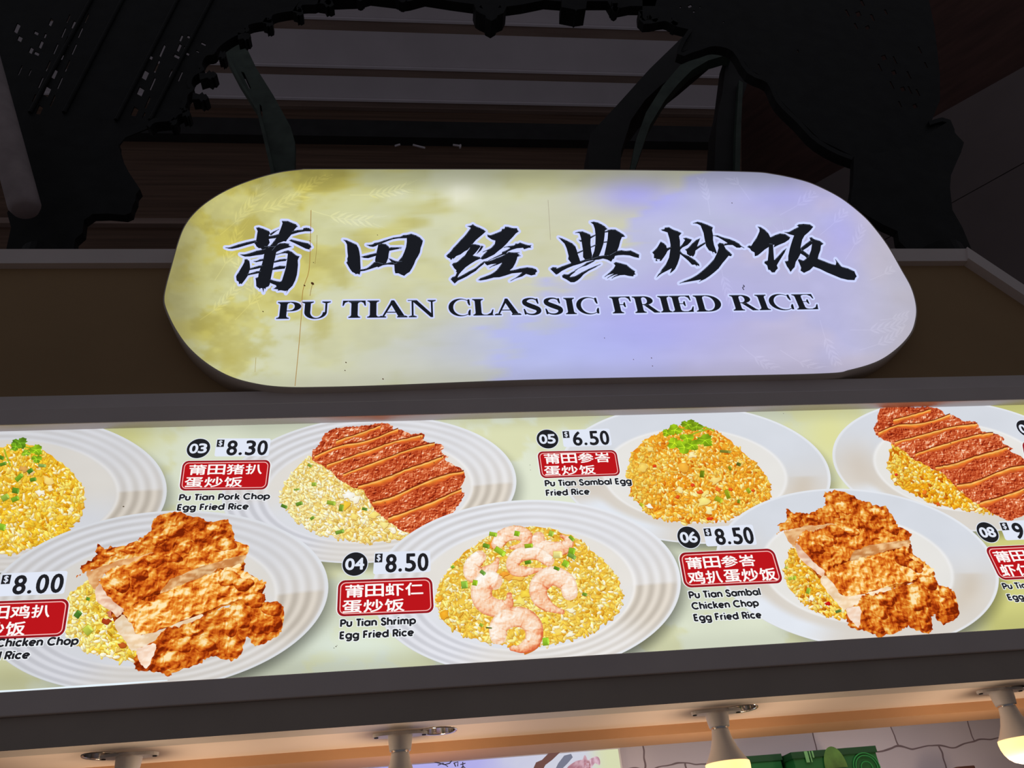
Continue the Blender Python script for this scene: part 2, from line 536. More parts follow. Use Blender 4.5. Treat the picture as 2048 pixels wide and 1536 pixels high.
pts, f = sign_mesh()
ink = Ink(Y_SIGN); ink.raw(pts, f, sign_colour(pts[:, 0], pts[:, 1]))
child(ink.build('sign_face', None, M['face']), shop_sign)
w = on_y(sign_out[:, 0], sign_out[:, 1], Y_SIGN)
ctr = w.mean(0)
ring = MB()
n = len(w); grow = ctr + (w - ctr) * np.array([1.0025, 1, 1.007]); grow2 = ctr + (w - ctr) * np.array([1.0045, 1, 1.012])
vs = []
for arr, y in ((w, Y_SIGN + .0005), (grow, Y_SIGN - .0005), (grow2, Y_SIGN + .004), (grow2, Y_BOARD + .002)):
    a = arr.copy(); a[:, 1] = y; vs.append(a)
fs = [[k * n + i, k * n + (i + 1) % n, (k + 1) * n + (i + 1) % n, (k + 1) * n + i] for k in range(3) for i in range(n)]
ring.add(np.concatenate(vs), fs + [[3 * n + i for i in range(n)]])
child(ring.build('sign_casing', M['signside'], None, True), shop_sign)

# wheat ears printed faintly in the film


def wheat(x, y, ang, length, lift, tint):
    wh = Ink(Y_SIGN); d = np.array([math.cos(ang), math.sin(ang)]); nn = np.array([-d[1], d[0]])
    def col(p):
        p = np.asarray(p); return lin(np.clip(np.array([bright(q) for q in p]), 0, 255))
    def bright(q):
        c = sign_colour(np.array([q[0]]), np.array([q[1]]))[0]
        s = np.where(c <= .0031308, c * 12.92, 1.055 * c ** (1 / 2.4) - .055) * 255
        return s + np.array(lift)
    t = np.linspace(0, 1, 9)
    path = np.array([x, y]) + np.outer(t * length, d) + np.outer(np.sin(t * 2.2) * length * .10, nn)
    wh.strip(path, np.linspace(1.6, 1.0, 9), col(path), .0002)
    for k in range(3, 9):
        for sgn in (-1, 1):
            b = path[k]; a2 = ang + sgn * 0.55
            dd = np.array([math.cos(a2), math.sin(a2)])
            L = length * .21
            q = b + np.outer(np.linspace(0, 1, 5) * L, dd)
            wh.strip(q, [0.6, 3.2, 4.0, 2.6, 0.4], col(q), .0002)
            q = b + np.outer(np.linspace(.8, 2.0, 4) * L, np.array([math.cos(ang + sgn * .28), math.sin(ang + sgn * .28)]))
            wh.strip(q, [.8, .8, .7, .4], col(q), .0002)
    keep = inside(np.concatenate(wh.p), SAFE)
    wh.f = [f_ for f_ in wh.f if all(keep[i] for i in f_)]
    if wh.f: child(wh.build('wheat_print', None), shop_sign)


_c = np.array([1080, 556.0]); SAFE = _c + (np.array(sign_out) - _c) * np.array([.985, .955])
for x, y, a, L in ((1500, 400, -2.4, 90), (1560, 430, -.7, 95), (1640, 470, -.9, 90), (1690, 520, -1.2, 85), (1740, 560, -.6, 75), (1760, 640, -.3, 60), (1700, 660, -.2, 95),
                   (1560, 700, .35, 110), (1480, 690, .5, 90), (1640, 640, 1.1, 90), (1440, 520, 1.2, 80), (1420, 430, -1.9, 70), (1600, 560, -2.0, 80), (1720, 700, -.5, 90)):
    wheat(x, y, a, L * 1.1, (7, 7, 7), 0)
for x, y, a, L in ((440, 470, -.9, 95), (480, 430, -.4, 110), (560, 400, -.6, 90), (620, 420, .1, 100), (430, 560, -1.2, 90), (470, 640, -1.0, 100), (520, 620, -2.1, 90), (400, 640, -.8, 80), (700, 390, -.2, 90)):
    wheat(x, y, a, L * 1.1, (12, 11, 6), 0)

# ---- brush characters: every stroke traced as an outline
S1 = (440, 430, 9.035); S2 = (670, 450, 10.24); S3 = (880, 430, 9.752); S4 = (1085, 430, 9.752); S5 = (1295, 430, 9.99); S6 = (1485, 430, 8.533)
CH = [
 (S1, [[(650,230),(700,220),(780,245),(885,290),(905,325),(885,365),(880,430),(900,500),(860,560),(800,640),(745,615),(740,600),(700,600),(660,570),(640,530),(610,500),(655,450),(665,380),(680,290)],
  [(90,585),(170,585),(330,530),(480,490),(640,455),(680,480),(640,500),(480,545),(330,590),(220,612),(150,608)],
  [(1115,105),(1230,108),(1300,140),(1370,165),(1410,210),(1385,220),(1345,265),(1310,330),(1260,390),(1210,450),(1195,480),(1150,475),(1060,510),(1000,560),(920,640),(860,590),(920,540),(960,490),(1005,430),(1060,340),(1080,290),(1110,210),(1130,150)],
  [(890,345),(960,300),(1075,250),(1000,310),(920,370)],
  [(1290,290),(1400,270),(1500,262),(1510,235),(1560,228),(1610,235),(1660,275),(1640,295),(1540,295),(1420,315),(1320,345),(1270,360)],
  [(880,380),(980,365),(1080,335),(1060,390),(1000,420),(900,430),(870,440)],
  [(1240,460),(1290,440),(1450,480),(1590,510),(1640,545),(1640,560),(1660,580),(1625,595),(1615,625),(1550,610),(1450,560),(1350,510)],
  [(1010,545),(1080,510),(1170,505),(1260,520),(1240,545),(1300,572),(1200,600),(1100,630),(1000,680),(930,640)],
  [(360,710),(450,710),(560,680),(660,645),(760,625),(830,600),(830,690),(770,715),(650,730),(540,750),(450,752),(400,735)],
  [(790,560),(1000,560),(1020,660),(1000,760),(970,880),(945,1020),(920,1140),(900,1250),(880,1290),(830,1310),(820,1345),(795,1320),(785,1405),(765,1325),(735,1320),(720,1348),(705,1320),(680,1310),(655,1285),(650,1190),(640,1140),(690,1120),(700,1040),(730,960),(760,880),(790,760),(800,680)],
  [(600,835),(660,828),(720,800),(800,785),(800,825),(720,840),(650,855)],
  [(530,965),(620,940),(700,915),(780,905),(770,945),(680,970),(600,985),(520,1000)],
  [(480,1065),(570,1045),(660,1015),(745,1005),(730,1045),(640,1065),(560,1080),(500,1095)],
  [(445,800),(490,795),(530,830),(540,890),(545,960),(525,1030),(500,1100),(460,1160),(430,1200),(390,1250),(368,1238),(345,1253),(335,1205),(300,1185),(290,1110),(310,1070),(350,1010),(410,910),(440,850)],
  [(1005,705),(1080,690),(1160,655),(1230,635),(1300,665),(1380,730),(1440,745),(1420,780),(1405,820),(1410,900),(1400,1000),(1390,1080),(1360,1180),(1310,1280),(1240,1345),(1190,1415),(1210,1365),(1180,1375),(1100,1360),(1040,1368),(1050,1345),(960,1335),(1000,1310),(1020,1290),(1010,1270),(960,1250),(890,1220),(895,1155),(1000,1190),(1090,1205),(1120,1180),(1160,1050),(1190,950),(1210,830),(1225,700),(1180,690),(1100,700),(1020,725)],
  [(970,835),(1080,800),(1160,790),(1215,795),(1190,830),(1100,840),(980,865)], [(945,960),(1010,935),(1080,915),(1190,920),(1170,970),(1080,980),(950,995)]]),
 (S2, [[(165,300),(240,310),(330,350),(440,400),(480,470),(500,550),(515,650),(520,780),(525,880),(520,960),(505,1020),(470,1000),(415,1008),(410,990),(350,960),(300,890),(245,790),(230,770),(255,740),(250,690),(265,640),(255,560),(245,400),(215,345)],
  [(640,405),(700,405),(770,395),(810,365),(900,350),(1000,315),(1100,285),(1200,255),(1350,235),(1400,205),(1480,200),(1560,178),(1660,210),(1740,255),(1800,320),(1785,390),(1755,470),(1740,560),(1700,640),(1650,720),(1620,800),(1580,880),(1530,960),(1480,990),(1440,1020),(1420,1042),(1360,1020),(1300,990),(1235,990),(1220,930),(1215,830),(1200,790),(1280,760),(1330,700),(1380,640),(1420,550),(1455,450),(1470,350),(1470,270),(1400,272),(1300,275),(1180,295),(1080,330),(980,370),(900,390),(840,430),(780,450),(710,440)],
  [(880,430),(880,390),(950,375),(1040,390),(1100,440),(1120,500),(1100,590),(1090,680),(1060,750),(1040,800),(880,870),(830,800),(820,720),(850,560)],
  [(530,650),(600,630),(720,600),(870,565),(870,620),(780,650),(680,680),(590,675)],
  [(1090,470),(1150,455),(1270,455),(1380,450),(1300,468),(1370,480),(1230,505),(1110,530)],
  [(500,910),(600,900),(660,880),(740,820),(800,760),(860,750),(1000,790),(1180,750),(1230,790),(1200,815),(1080,810),(950,830),(820,870),(700,910),(600,940),(510,950)],
  [(1090,680),(1150,695),(1220,730),(1290,745),(1380,730),(1360,800),(1200,810),(1150,750)]]),
 (S3, [[(530,215),(600,205),(640,178),(690,215),(780,250),(850,285),(895,320),(830,380),(770,430),(700,490),(640,560),(600,610),(540,680),(480,710),(400,770),(320,800),(260,860),(250,840),(215,882),(195,850),(150,830),(120,795),(150,765),(200,720),(260,640),(320,580),(400,490),(480,410),(550,320),(600,250)],
  [(600,560),(690,570),(760,585),(800,605),(740,680),(690,740),(640,790),(780,820),(790,850),(700,890),(600,950),(500,1020),(420,1100),(370,1160),(340,1220),(440,1170),(560,1100),(680,1040),(790,950),(860,900),(880,910),(850,960),(760,1030),(700,1090),(600,1150),(520,1200),(420,1250),(350,1280),(285,1338),(240,1290),(205,1250),(240,1210),(300,1190),(330,1120),(310,1110),(320,1080),(270,1030),(250,990),(230,970),(260,935),(330,920),(430,830),(490,780),(540,700),(580,640)],
  [(810,595),(850,610),(800,690),(705,770),(760,680)],
  [(920,380),(980,395),(1080,360),(1200,310),(1210,270),(1260,265),(1270,225),(1330,230),(1420,255),(1500,255),(1510,290),(1540,320),(1480,360),(1420,430),(1360,490),(1300,560),(1220,640),(1140,700),(1060,770),(980,810),(900,850),(830,870),(780,850),(850,770),(920,700),(820,720),(930,675),(1000,640),(1070,560),(1080,500),(1010,480),(930,425)],
  [(1230,630),(1340,605),(1450,590),(1475,555),(1520,560),(1560,535),(1640,565),(1730,590),(1785,585),(1765,620),(1785,640),(1730,640),(1640,670),(1620,640),(1500,650),(1400,680),(1330,710),(1280,760),(1200,790),(1080,840),(930,890),(1050,830),(1210,750),(1210,720),(1290,690),(1370,640),(1330,630)],
  [(860,905),(980,890),(1100,840),(1230,790),(1280,755),(1340,720),(1420,730),(1560,725),(1510,750),(1560,765),(1530,780),(1580,795),(1510,815),(1500,860),(1470,940),(1420,1030),(1360,1080),(1450,1070),(1560,1040),(1700,1018),(1800,1030),(1870,1055),(1898,1100),(1860,1130),(1865,1160),(1780,1180),(1680,1150),(1600,1200),(1500,1230),(1360,1285),(1480,1220),(1570,1150),(1600,1120),(1500,1130),(1400,1140),(1280,1180),(1160,1215),(1050,1220),(900,1260),(790,1278),(740,1270),(790,1230),(900,1190),(1000,1150),(1090,1090),(1150,1020),(1210,930),(1120,970),(950,1030),(1050,970),(1100,950),(1000,960),(920,985),(880,950)]]),
 (S4, [[(310,435),(380,455),(480,500),(580,550),(640,610),(670,690),(690,770),(720,850),(735,900),(820,870),(940,850),(1100,800),(1240,780),(1300,780),(1440,700),(1540,685),(1620,700),(1720,690),(1800,730),(1885,770),(1880,840),(1790,820),(1700,790),(1580,780),(1480,785),(1400,800),(1370,860),(1340,912),(1260,870),(1180,850),(1100,870),(980,880),(840,910),(740,950),(600,990),(480,1040),(380,1090),(300,1150),(265,1163),(200,1100),(150,1050),(200,1015),(280,1020),(270,1045),(380,1000),(560,935),(500,860),(510,800),(470,650),(430,560),(370,500)],
  [(630,345),(700,325),(780,318),(860,350),(930,380),(940,420),(935,560),(950,700),(970,790),(960,850),(830,870),(790,820),(790,700),(770,570),(750,450),(720,355)],
  [(935,140),(1000,128),(1080,145),(1150,180),(1210,215),(1270,275),(1220,300),(1210,420),(1190,560),(1150,680),(1110,780),(1080,840),(960,850),(975,790),(1010,700),(1030,580),(1035,400),(1020,270),(990,185)],
  [(1265,290),(1340,280),(1420,282),(1500,330),(1580,380),(1615,425),(1550,430),(1520,500),(1490,620),(1440,740),(1390,860),(1240,840),(1200,790),(1240,620),(1270,460),(1280,320)],
  [(930,420),(1040,375),(1040,400),(930,465)], [(935,620),(1040,570),(1060,590),(945,640)], [(1200,320),(1290,300),(1290,335),(1205,345)], [(1195,520),(1275,508),(1270,535),(1195,545)], [(670,730),(800,675),(800,705),(690,755)], [(700,480),(760,490),(775,520),(735,520)],
  [(620,1080),(780,990),(860,930),(1050,860),(1000,910),(850,990),(780,1010),(700,1050),(650,1090)],
  [(380,1180),(420,1152),(500,1160),(560,1120),(640,1080),(640,1110),(560,1170),(530,1210),(640,1190),(760,1120),(900,1050),(1020,1000),(1140,953),(1040,1020),(900,1090),(800,1160),(740,1230),(680,1280),(620,1312),(550,1312),(470,1260),(390,1220)],
  [(1385,940),(1430,915),(1530,940),(1640,970),(1720,1040),(1805,1095),(1795,1130),(1820,1160),(1780,1170),(1770,1198),(1690,1190),(1600,1170),(1510,1175),(1430,1200),(1340,1240),(1400,1190),(1470,1155),(1400,1170),(1250,1235),(1330,1180),(1390,1140),(1310,1160),(1200,1210),(1280,1145),(1340,1090),(1390,1040),(1420,985)]]),
 (S5, [[(270,290),(340,280),(345,250),(430,242),(510,290),(600,320),(682,360),(630,420),(650,520),(650,620),(660,740),(640,860),(600,980),(550,1080),(500,1130),(445,1168),(470,1100),(485,1065),(400,1110),(300,1160),(240,1200),(172,1260),(220,1180),(290,1110),(250,1140),(290,1080),(370,980),(430,850),(450,720),(460,600),(440,480),(400,350),(330,325),(290,315)],
  [(265,530),(330,565),(375,610),(385,660),(480,630),(480,660),(400,720),(370,780),(330,840),(270,920),(240,915),(252,885),(180,882),(205,922),(160,918),(168,868),(128,862),(130,790),(92,745),(130,715),(200,640)],
  [(705,465),(770,452),(890,490),(860,540),(800,600),(700,650),(650,700),(640,640),(700,580),(750,500)],
  [(640,700),(700,770),(825,820),(950,900),(1030,980),(1040,1025),(985,1000),(995,1035),(950,992),(890,995),(820,920),(750,860),(640,770)],
  [(1055,460),(1020,550),(990,630),(1060,590),(1140,545),(1180,560),(1060,640),(960,710),(950,770),(930,810),(900,840),(890,815),(850,822),(790,780),(780,720),(745,690),(810,660),(890,570),(970,500)],
  [(900,165),(1000,132),(1080,150),(1200,195),(1308,245),(1290,300),(1310,400),(1310,500),(1330,600),(1360,680),(1390,765),(1350,770),(1335,740),(1310,740),(1315,790),(1290,730),(1230,710),(1170,620),(1140,480),(1120,360),(1060,210),(990,175)],
  [(1300,405),(1400,405),(1520,450),(1640,480),(1740,520),(1830,570),(1870,615),(1945,660),(1870,640),(1850,655),(1780,652),(1700,600),(1600,600),(1520,615),(1540,570),(1600,560),(1520,510),(1420,450)],
  [(1400,590),(1440,552),(1520,570),(1530,610),(1560,670),(1640,740),(1690,790),(1670,825),(1620,815),(1560,890),(1540,915),(1500,960),(1420,1070),(1330,1150),(1240,1220),(1150,1280),(1025,1335),(1070,1290),(930,1315),(750,1345),(630,1365),(740,1315),(880,1260),(1000,1190),(1100,1110),(1220,1000),(1330,880),(1390,760),(1420,660)]]),
 (S6, [[(255,195),(310,205),(380,250),(440,310),(475,380),(560,340),(640,313),(730,325),(815,380),(795,420),(720,470),(620,510),(530,555),(545,510),(490,510),(450,545),(380,590),(310,650),(260,690),(210,705),(205,640),(150,610),(125,570),(78,545),(110,520),(150,525),(190,460),(250,370),(290,280),(290,240)],
  [(450,480),(520,490),(530,640),(540,770),(620,690),(690,610),(752,565),(720,640),(670,720),(620,800),(585,860),(605,910),(570,945),(550,980),(500,980),(470,940),(440,935),(420,860),(372,820),(380,790),(430,775),(445,640)],
  [(710,292),(790,290),(880,240),(960,200),(925,182),(960,158),(1040,150),(1150,160),(1208,200),(1170,250),(1120,300),(1060,350),(1020,420),(990,560),(1030,600),(990,660),(950,740),(910,800),(890,890),(860,920),(845,940),(820,975),(790,920),(760,880),(720,790),(780,780),(780,700),(810,560),(850,430),(880,350),(800,330)],
  [(980,570),(1080,490),(1160,430),(1200,450),(1180,500),(1110,555),(1030,605),(990,620)],
  [(1142,385),(1180,378),(1220,410),(1320,440),(1385,490),(1340,520),(1330,600),(1300,680),(1285,745),(1400,790),(1500,830),(1590,852),(1600,810),(1585,750),(1640,820),(1690,880),(1800,910),(1910,960),(1925,1000),(1950,1050),(1925,1075),(1912,1112),(1800,1108),(1680,1080),(1560,1030),(1440,980),(1320,920),(1210,880),(1150,940),(1050,988),(990,950),(1000,900),(985,860),(945,770),(960,748),(1040,780),(1100,730),(1140,680),(1170,600),(1185,500)],
  [(990,600),(1030,600),(1080,640),(1150,690),(1120,760),(1060,700),(985,655)]])]
CHNAMES = ['pu', 'tian', 'jing', 'dian', 'chao', 'fan']
C_HALO, C_INK, C_EDGE = lin((206, 214, 255)), lin((26, 28, 34)), lin((86, 94, 112))


def halo(ink, P, R, col, h):
    P = np.asarray(P, float); n = len(P)
    ink.poly(P, col, h)
    a = np.linspace(0, 2 * np.pi, 12, endpoint=False); d = np.stack([np.cos(a), np.sin(a)], 1) * R
    for i in range(n):
        p, q = P[i], P[(i + 1) % n]
        ink.raw(p + d, [list(range(12))], col, h)
        t = q - p; L = np.hypot(*t)
        if L < 1e-6: continue
        m = np.array([-t[1], t[0]]) / L * R
        ink.raw([p + m, q + m, q - m, p - m], [[0, 1, 2, 3]], col, h)


def edge_light(ink, P, w, col, h, lim=0.55):
    P = np.asarray(P, float); n = len(P)
    area = 0.5 * np.sum(P[:, 0] * np.roll(P[:, 1], -1) - np.roll(P[:, 0], -1) * P[:, 1])
    for i in range(n):
        p, q = P[i], P[(i + 1) % n]; t = q - p; L = np.hypot(*t)
        if L < 1.2: continue
        m = np.array([t[1], -t[0]]) / L * (1 if area > 0 else -1)     # outward
        if -m[1] > lim:
            t = t / L
            ink.raw([p + t * .6 - m * .55, q - t * .6 - m * .55, q - t * 1.2 - m * (.55 + w), p + t * 1.2 - m * (.55 + w)], [[0, 1, 2, 3]], col, h)


for (o, polys) in CH:
    P = [np.array(Z(q, *o)) for q in polys]
    hl = Ink(Y_SIGN); bk = Ink(Y_SIGN)
    for q in P:
        halo(hl, q, 4.3, C_HALO, .0005)
        bk.poly(q, C_INK, .0008)
        edge_light(bk, q, 0.9, C_EDGE, .0010)
    c = child(bk.build('brush_character', None), shop_sign)
    hb = hl.build('white_outline', None); hb.parent = c; hb.matrix_parent_inverse = Matrix.Translation(-Vector(shop_sign.location)) if False else Matrix.Identity(4)


# ---- roman capitals with serifs
def vs(path, w):                          # stroke of varying width -> outline
    p = np.asarray(path, float); t = np.gradient(p, axis=0); t /= np.linalg.norm(t, axis=1)[:, None]
    n = np.stack([-t[:, 1], t[:, 0]], 1); w = (np.full(len(p), w) if np.isscalar(w) else np.asarray(w))[:, None] / 2
    return np.concatenate([p + n * w, (p - n * w)[::-1]])


def arc(cx, cy, rx, ry, a0, a1, n=22):
    a = np.radians(np.linspace(a0, a1, n)); return np.stack([cx + rx * np.cos(a), cy + ry * np.sin(a)], 1)


def rect(x0, y0, x1, y1): return np.array([(x0, y0), (x1, y0), (x1, y1), (x0, y1)])


def stem(x, w=.28, top=1.0, sw=.11, th=.058):      # upright with slab-ended, bracketed serifs
    return [np.array([(x - sw, 0), (x + w + sw, 0), (x + w + sw, th), (x + w + .03, th + .035), (x + w, th + .1), (x + w, top - th - .1), (x + w + .03, top - th - .035),
                      (x + w + sw, top - th), (x + w + sw, top), (x - sw, top), (x - sw, top - th), (x - .03, top - th - .035), (x, top - th - .1), (x, th + .1), (x - .03, th + .035), (x - sw, th)])]


def foot(x, w, y, s=.11, th=.058, up=1):
    return [np.array([(x - s, y), (x + w + s, y), (x + w + s, y + th * up), (x + w + .02, y + (th + .05) * up), (x - .02, y + (th + .05) * up), (x - s, y + th * up)])]


def G_I(): return stem(.13), .5
def bowl(cx, y0, y1, rx, thick, thin):
    a = np.radians(np.linspace(90, -90, 26)); cy, ry = (y0 + y1) / 2, (y1 - y0) / 2
    o = np.stack([cx + rx * np.cos(a), cy + ry * np.sin(a)], 1)
    i = np.stack([cx + (rx - thick) * np.cos(a), cy + (ry - thin) * np.sin(a)], 1)
    return np.concatenate([o, i[::-1]])


def G_P(): return stem(.13) + [rect(.3, .955, .56, 1.0), rect(.3, .44, .56, .49), bowl(.55, .44, 1.0, .42, .26, .065)], .98
def G_R(): return stem(.13) + [rect(.3, .955, .52, 1.0), rect(.3, .47, .52, .52), bowl(.51, .47, 1.0, .40, .26, .065), np.array([(.45, .49), (.68, .50), (1.02, .10), (1.12, .04), (1.12, 0), (.86, 0)])], 1.12
def G_D(): return stem(.13) + [rect(.3, .95, .6, 1.0), rect(.3, 0, .6, .05), bowl(.58, 0, 1.0, .60, .28, .065)], 1.2
def G_F(): return stem(.13) + [rect(.3, .95, .92, 1.0), np.array([(.92, 1), (.94, .70), (.89, .70), (.84, .86), (.72, .95)]), rect(.3, .49, .66, .535), np.array([(.66, .66), (.66, .36), (.61, .36), (.57, .47), (.57, .56), (.61, .66)])], .98
def G_E(): return G_F()[0] + [rect(.3, 0, .95, .05), np.array([(.93, 0), (1.0, .33), (.95, .33), (.86, .14), (.7, .05), (.7, 0)])], 1.04
def G_L(): return stem(.13) + [rect(.3, 0, .95, .05), np.array([(.90, 0), (.97, .36), (.92, .36), (.83, .16), (.66, .05), (.66, 0)])], 1.0
def G_T(): return stem(.40, top=.97) + [rect(.04, .95, 1.0, 1.0), np.array([(.04, 1), (.02, .70), (.07, .70), (.13, .87), (.28, .95)]), np.array([(1.0, 1), (1.02, .70), (.97, .70), (.91, .87), (.76, .95)])], 1.04
def G_U():
    a = np.radians(np.linspace(180, 360, 26)); o = np.stack([.56 + .45 * np.cos(a), .38 + .40 * np.sin(a)], 1); i = np.stack([.60 + .25 * np.cos(a), .38 + .335 * np.sin(a)], 1)
    return [np.concatenate([[(.11, 1.0)], o, [(1.01, 1.0), (.93, 1.0)], i[::-1][:1] + [[.08, 0]], i[::-1], [(.35, 1.0)]])] + foot(.11, .24, 1.0, .11, up=-1) + foot(.93, .08, 1.0, .13, up=-1), 1.16
def G_A():
    return [np.array([(.10, 0), (.18, 0), (.60, .86), (.54, 1.0)]), np.array([(.52, 1.0), (.64, 1.0), (1.12, 0), (.84, 0), (.47, .86)]), rect(.30, .28, .80, .335)] + foot(.10, .08, 0, .12) + foot(.86, .24, 0, .10), 1.2
def G_N():
    return [rect(.16, 0, .24, 1.0), np.array([(.10, 1.0), (.38, 1.0), (1.06, .14), (1.06, 0), (.96, 0), (.20, .93)]), rect(.98, 0, 1.06, 1.0)] + foot(.16, .08, 0, .13) + foot(.98, .08, 1.0, .13, up=-1) + [rect(.0, .955, .3, 1.0)], 1.2
def G_C():
    a = np.radians(np.linspace(48, 318, 40)); o = np.stack([.60 + .56 * np.cos(a), .5 + .53 * np.sin(a)], 1); i = np.stack([.68 + .42 * np.cos(a), .5 + .47 * np.sin(a)], 1)
    return [np.concatenate([o, i[::-1]]), np.array([(.94, .98), (1.03, .98), (1.05, .62), (.99, .62), (.93, .78)]), np.array([(.94, .02), (1.03, .02), (1.06, .36), (1.0, .36), (.93, .22)])], 1.12
def G_S():
    p = smooth([(.80, .86), (.62, .97), (.40, .97), (.22, .86), (.22, .70), (.38, .58), (.60, .46), (.78, .34), (.78, .16), (.60, .035), (.36, .035), (.17, .14)], 4, False)
    t = np.linspace(0, 1, len(p)); w = .07 + .21 * np.exp(-((t - .5) / .22) ** 2) + .06 * np.exp(-((t - .3) / .1) ** 2) + .06 * np.exp(-((t - .7) / .1) ** 2)
    return [vs(p, w), np.array([(.74, .98), (.82, .98), (.84, .66), (.78, .66), (.73, .82)]), np.array([(.14, .02), (.22, .02), (.22, .20), (.17, .36), (.11, .36)])], .98


GL = dict(I=G_I, P=G_P, R=G_R, D=G_D, F=G_F, E=G_E, L=G_L, T=G_T, U=G_U, A=G_A, N=G_N, C=G_C, S=G_S)
WORDS = [('PU', [(556, 604), (661.7, 602.5), (659.5, 637.6), (552, 638.6)]), ('TIAN', [(685.3, 601.4), (871.2, 599.8), (872.6, 634.2), (683.8, 636)]),
         ('CLASSIC', [(896, 597.5), (1193, 593.8), (1200.5, 628.5), (898, 633)]), ('FRIED', [(1218.3, 593.4), (1437, 590), (1446.5, 622.5), (1226, 627)]),
         ('RICE', [(1457.6, 589.2), (1625, 587), (1640, 619.3), (1468, 622.3)])]
for word, q in WORDS:
    polys, x = [], 0
    for ch in word:
        g, adv = GL[ch](); polys += [p + np.array([x, 0]) for p in g]; x += adv + .02
    a = np.concatenate(polys); lo, hi = a.min(0), a.max(0)
    hl = Ink(Y_SIGN); bk = Ink(Y_SIGN)
    for p in polys:
        u = (p - lo) / (hi - lo); s = quad(q, u[:, 0], 1 - u[:, 1])
        halo(hl, s, 3.0, C_HALO, .0005); bk.poly(s, C_INK, .0008)
        if len(p) > 5: edge_light(bk, s, 0.7, C_EDGE, .0010, .93)
    c = child(bk.build('sign_word', None), shop_sign)
    hb = hl.build('white_outline', None); hb.parent = c

# weather marks on the sign
st = Ink(Y_SIGN)
for p, w_, c_ in (([(622, 420), (621, 470), (618, 540), (606, 580), (602, 640), (597, 700), (590, 772)], 1.3, (168, 128, 62)), ([(634, 470), (633, 500), (630, 528)], .8, (150, 130, 70)),
                  ([(512, 715), (510, 744)], .8, (170, 150, 80)), ([(1101, 480), (1098, 430), (1096, 400)], .8, (168, 160, 140)), ([(625, 568), (622, 580), (620, 592)], .9, (140, 100, 50))):
    st.strip(smooth(p, 4, False), w_, lin(c_), .0007)
for x, y, r in ((625, 567, 3.4), (609, 571, 2), (692, 725, 1.5), (690, 741, 1.3), (766, 758, 1.6), (526, 623, 1.4), (1303, 716, 1.2), (1305, 732, 1.1), (1267, 719, 1), (1464, 406, 1.1), (1209, 676, 1), (627, 525, 1), (620, 482, 1.3), (755, 470, 1)):
    a = np.linspace(0, 6.28, 9)[:-1]; st.raw(np.stack([x + r * np.cos(a), y + r * .9 * np.sin(a + .4)], 1), [list(range(8))], lin((70, 44, 26)), .0007)
st.strip(smooth([(1486, 570), (1489, 573), (1485, 575), (1488, 580)], 3, False), 1.6, lin((40, 36, 50)), .0007)
tag(child(st.build('stain', None, label='brown drip marks and specks'), shop_sign), kind='stuff')

# ================================================================== the backlit menu box
Y_PR, Y_FR = 1.600, 1.573                 # film, front of its frame
zc = lambda y, Y: float(on_y(1024, y, Y)[2])
Z_LIP = zc(824.5, Y_FR); Z_FT = zc(795, Y_FR); Z_FB0 = zc(1320, Y_FR); Z_FB1 = zc(1366, Y_FR)
XL, XR = -1.95, 2.05
menu = empty('menu_lightbox', (0.1, Y_PR + .03, Z_FB1))
tag(menu, 'wide backlit menu box with photographs of fried rice plates and prices', 'menu board')
child(bevel(MB().box(XL, XR, Y_FR, Y_PR + .06, Z_LIP, Z_FT).build('top_rail', M['frame'])), menu)
child(bevel(MB().box(XL, XR, Y_FR, Y_PR + .06, Z_FB1, Z_FB0).build('bottom_rail', M['frame'])), menu)
child(MB().box(XL, XR, Y_PR + .004, Y_PR + .06, Z_FB0 - .002, Z_LIP + .002).build('back_case', M['frame']), menu)


def bg_col(x, y):
    n = fbm(x / 120, y / 80, 71, 5); n2 = fbm(x / 330 + 5, y / 200, 90, 3)
    c = mix((208, 214, 192), (224, 230, 208), sstep(.35, .65, n2))
    c = mix(c, (216, 216, 164), sstep(.54, .62, n) * .6)
    c = mix(c, (222, 222, 160), np.exp(-((x - 1660) / 70) ** 2 - ((y - 870) / 90) ** 2))
    c = mix(c, (208, 206, 124), sstep(1930, 2000, x) * .9)
    c = mix(c, (212, 210, 140), np.exp(-((x - 250) / 70) ** 2 - ((y - 872) / 36) ** 2) * .9)
    c = mix(c, (206, 206, 160), np.exp(-((x - 20) / 60) ** 2 - ((y - 1350) / 30) ** 2))
    c = mix(c, (226, 238, 228), np.exp(-((x - 720) / 120) ** 2 - ((y - 1290) / 40) ** 2) * .8)
    top = 852 - x * 0.0225; bot = 1376 - x * .06
    b = (0.90 + .10 * sstep(0, 40, y - top)) * (0.92 + .08 * sstep(0, 50, bot - y)) * (0.93 + .07 * sstep(-100, 900, x))
    return np.clip(c * b[..., None], 0, 255)


gx, gy = np.meshgrid(np.arange(-260, 2330, 7.0), np.linspace(0, 1, 90))
yt = 838 - gx * .0225; yb = 1392 - gx * .0612
gy2 = yt + (yb - yt) * gy
R_, C_ = gx.shape
ink = Ink(Y_PR)
c = bg_col(gx.ravel(), gy2.ravel())
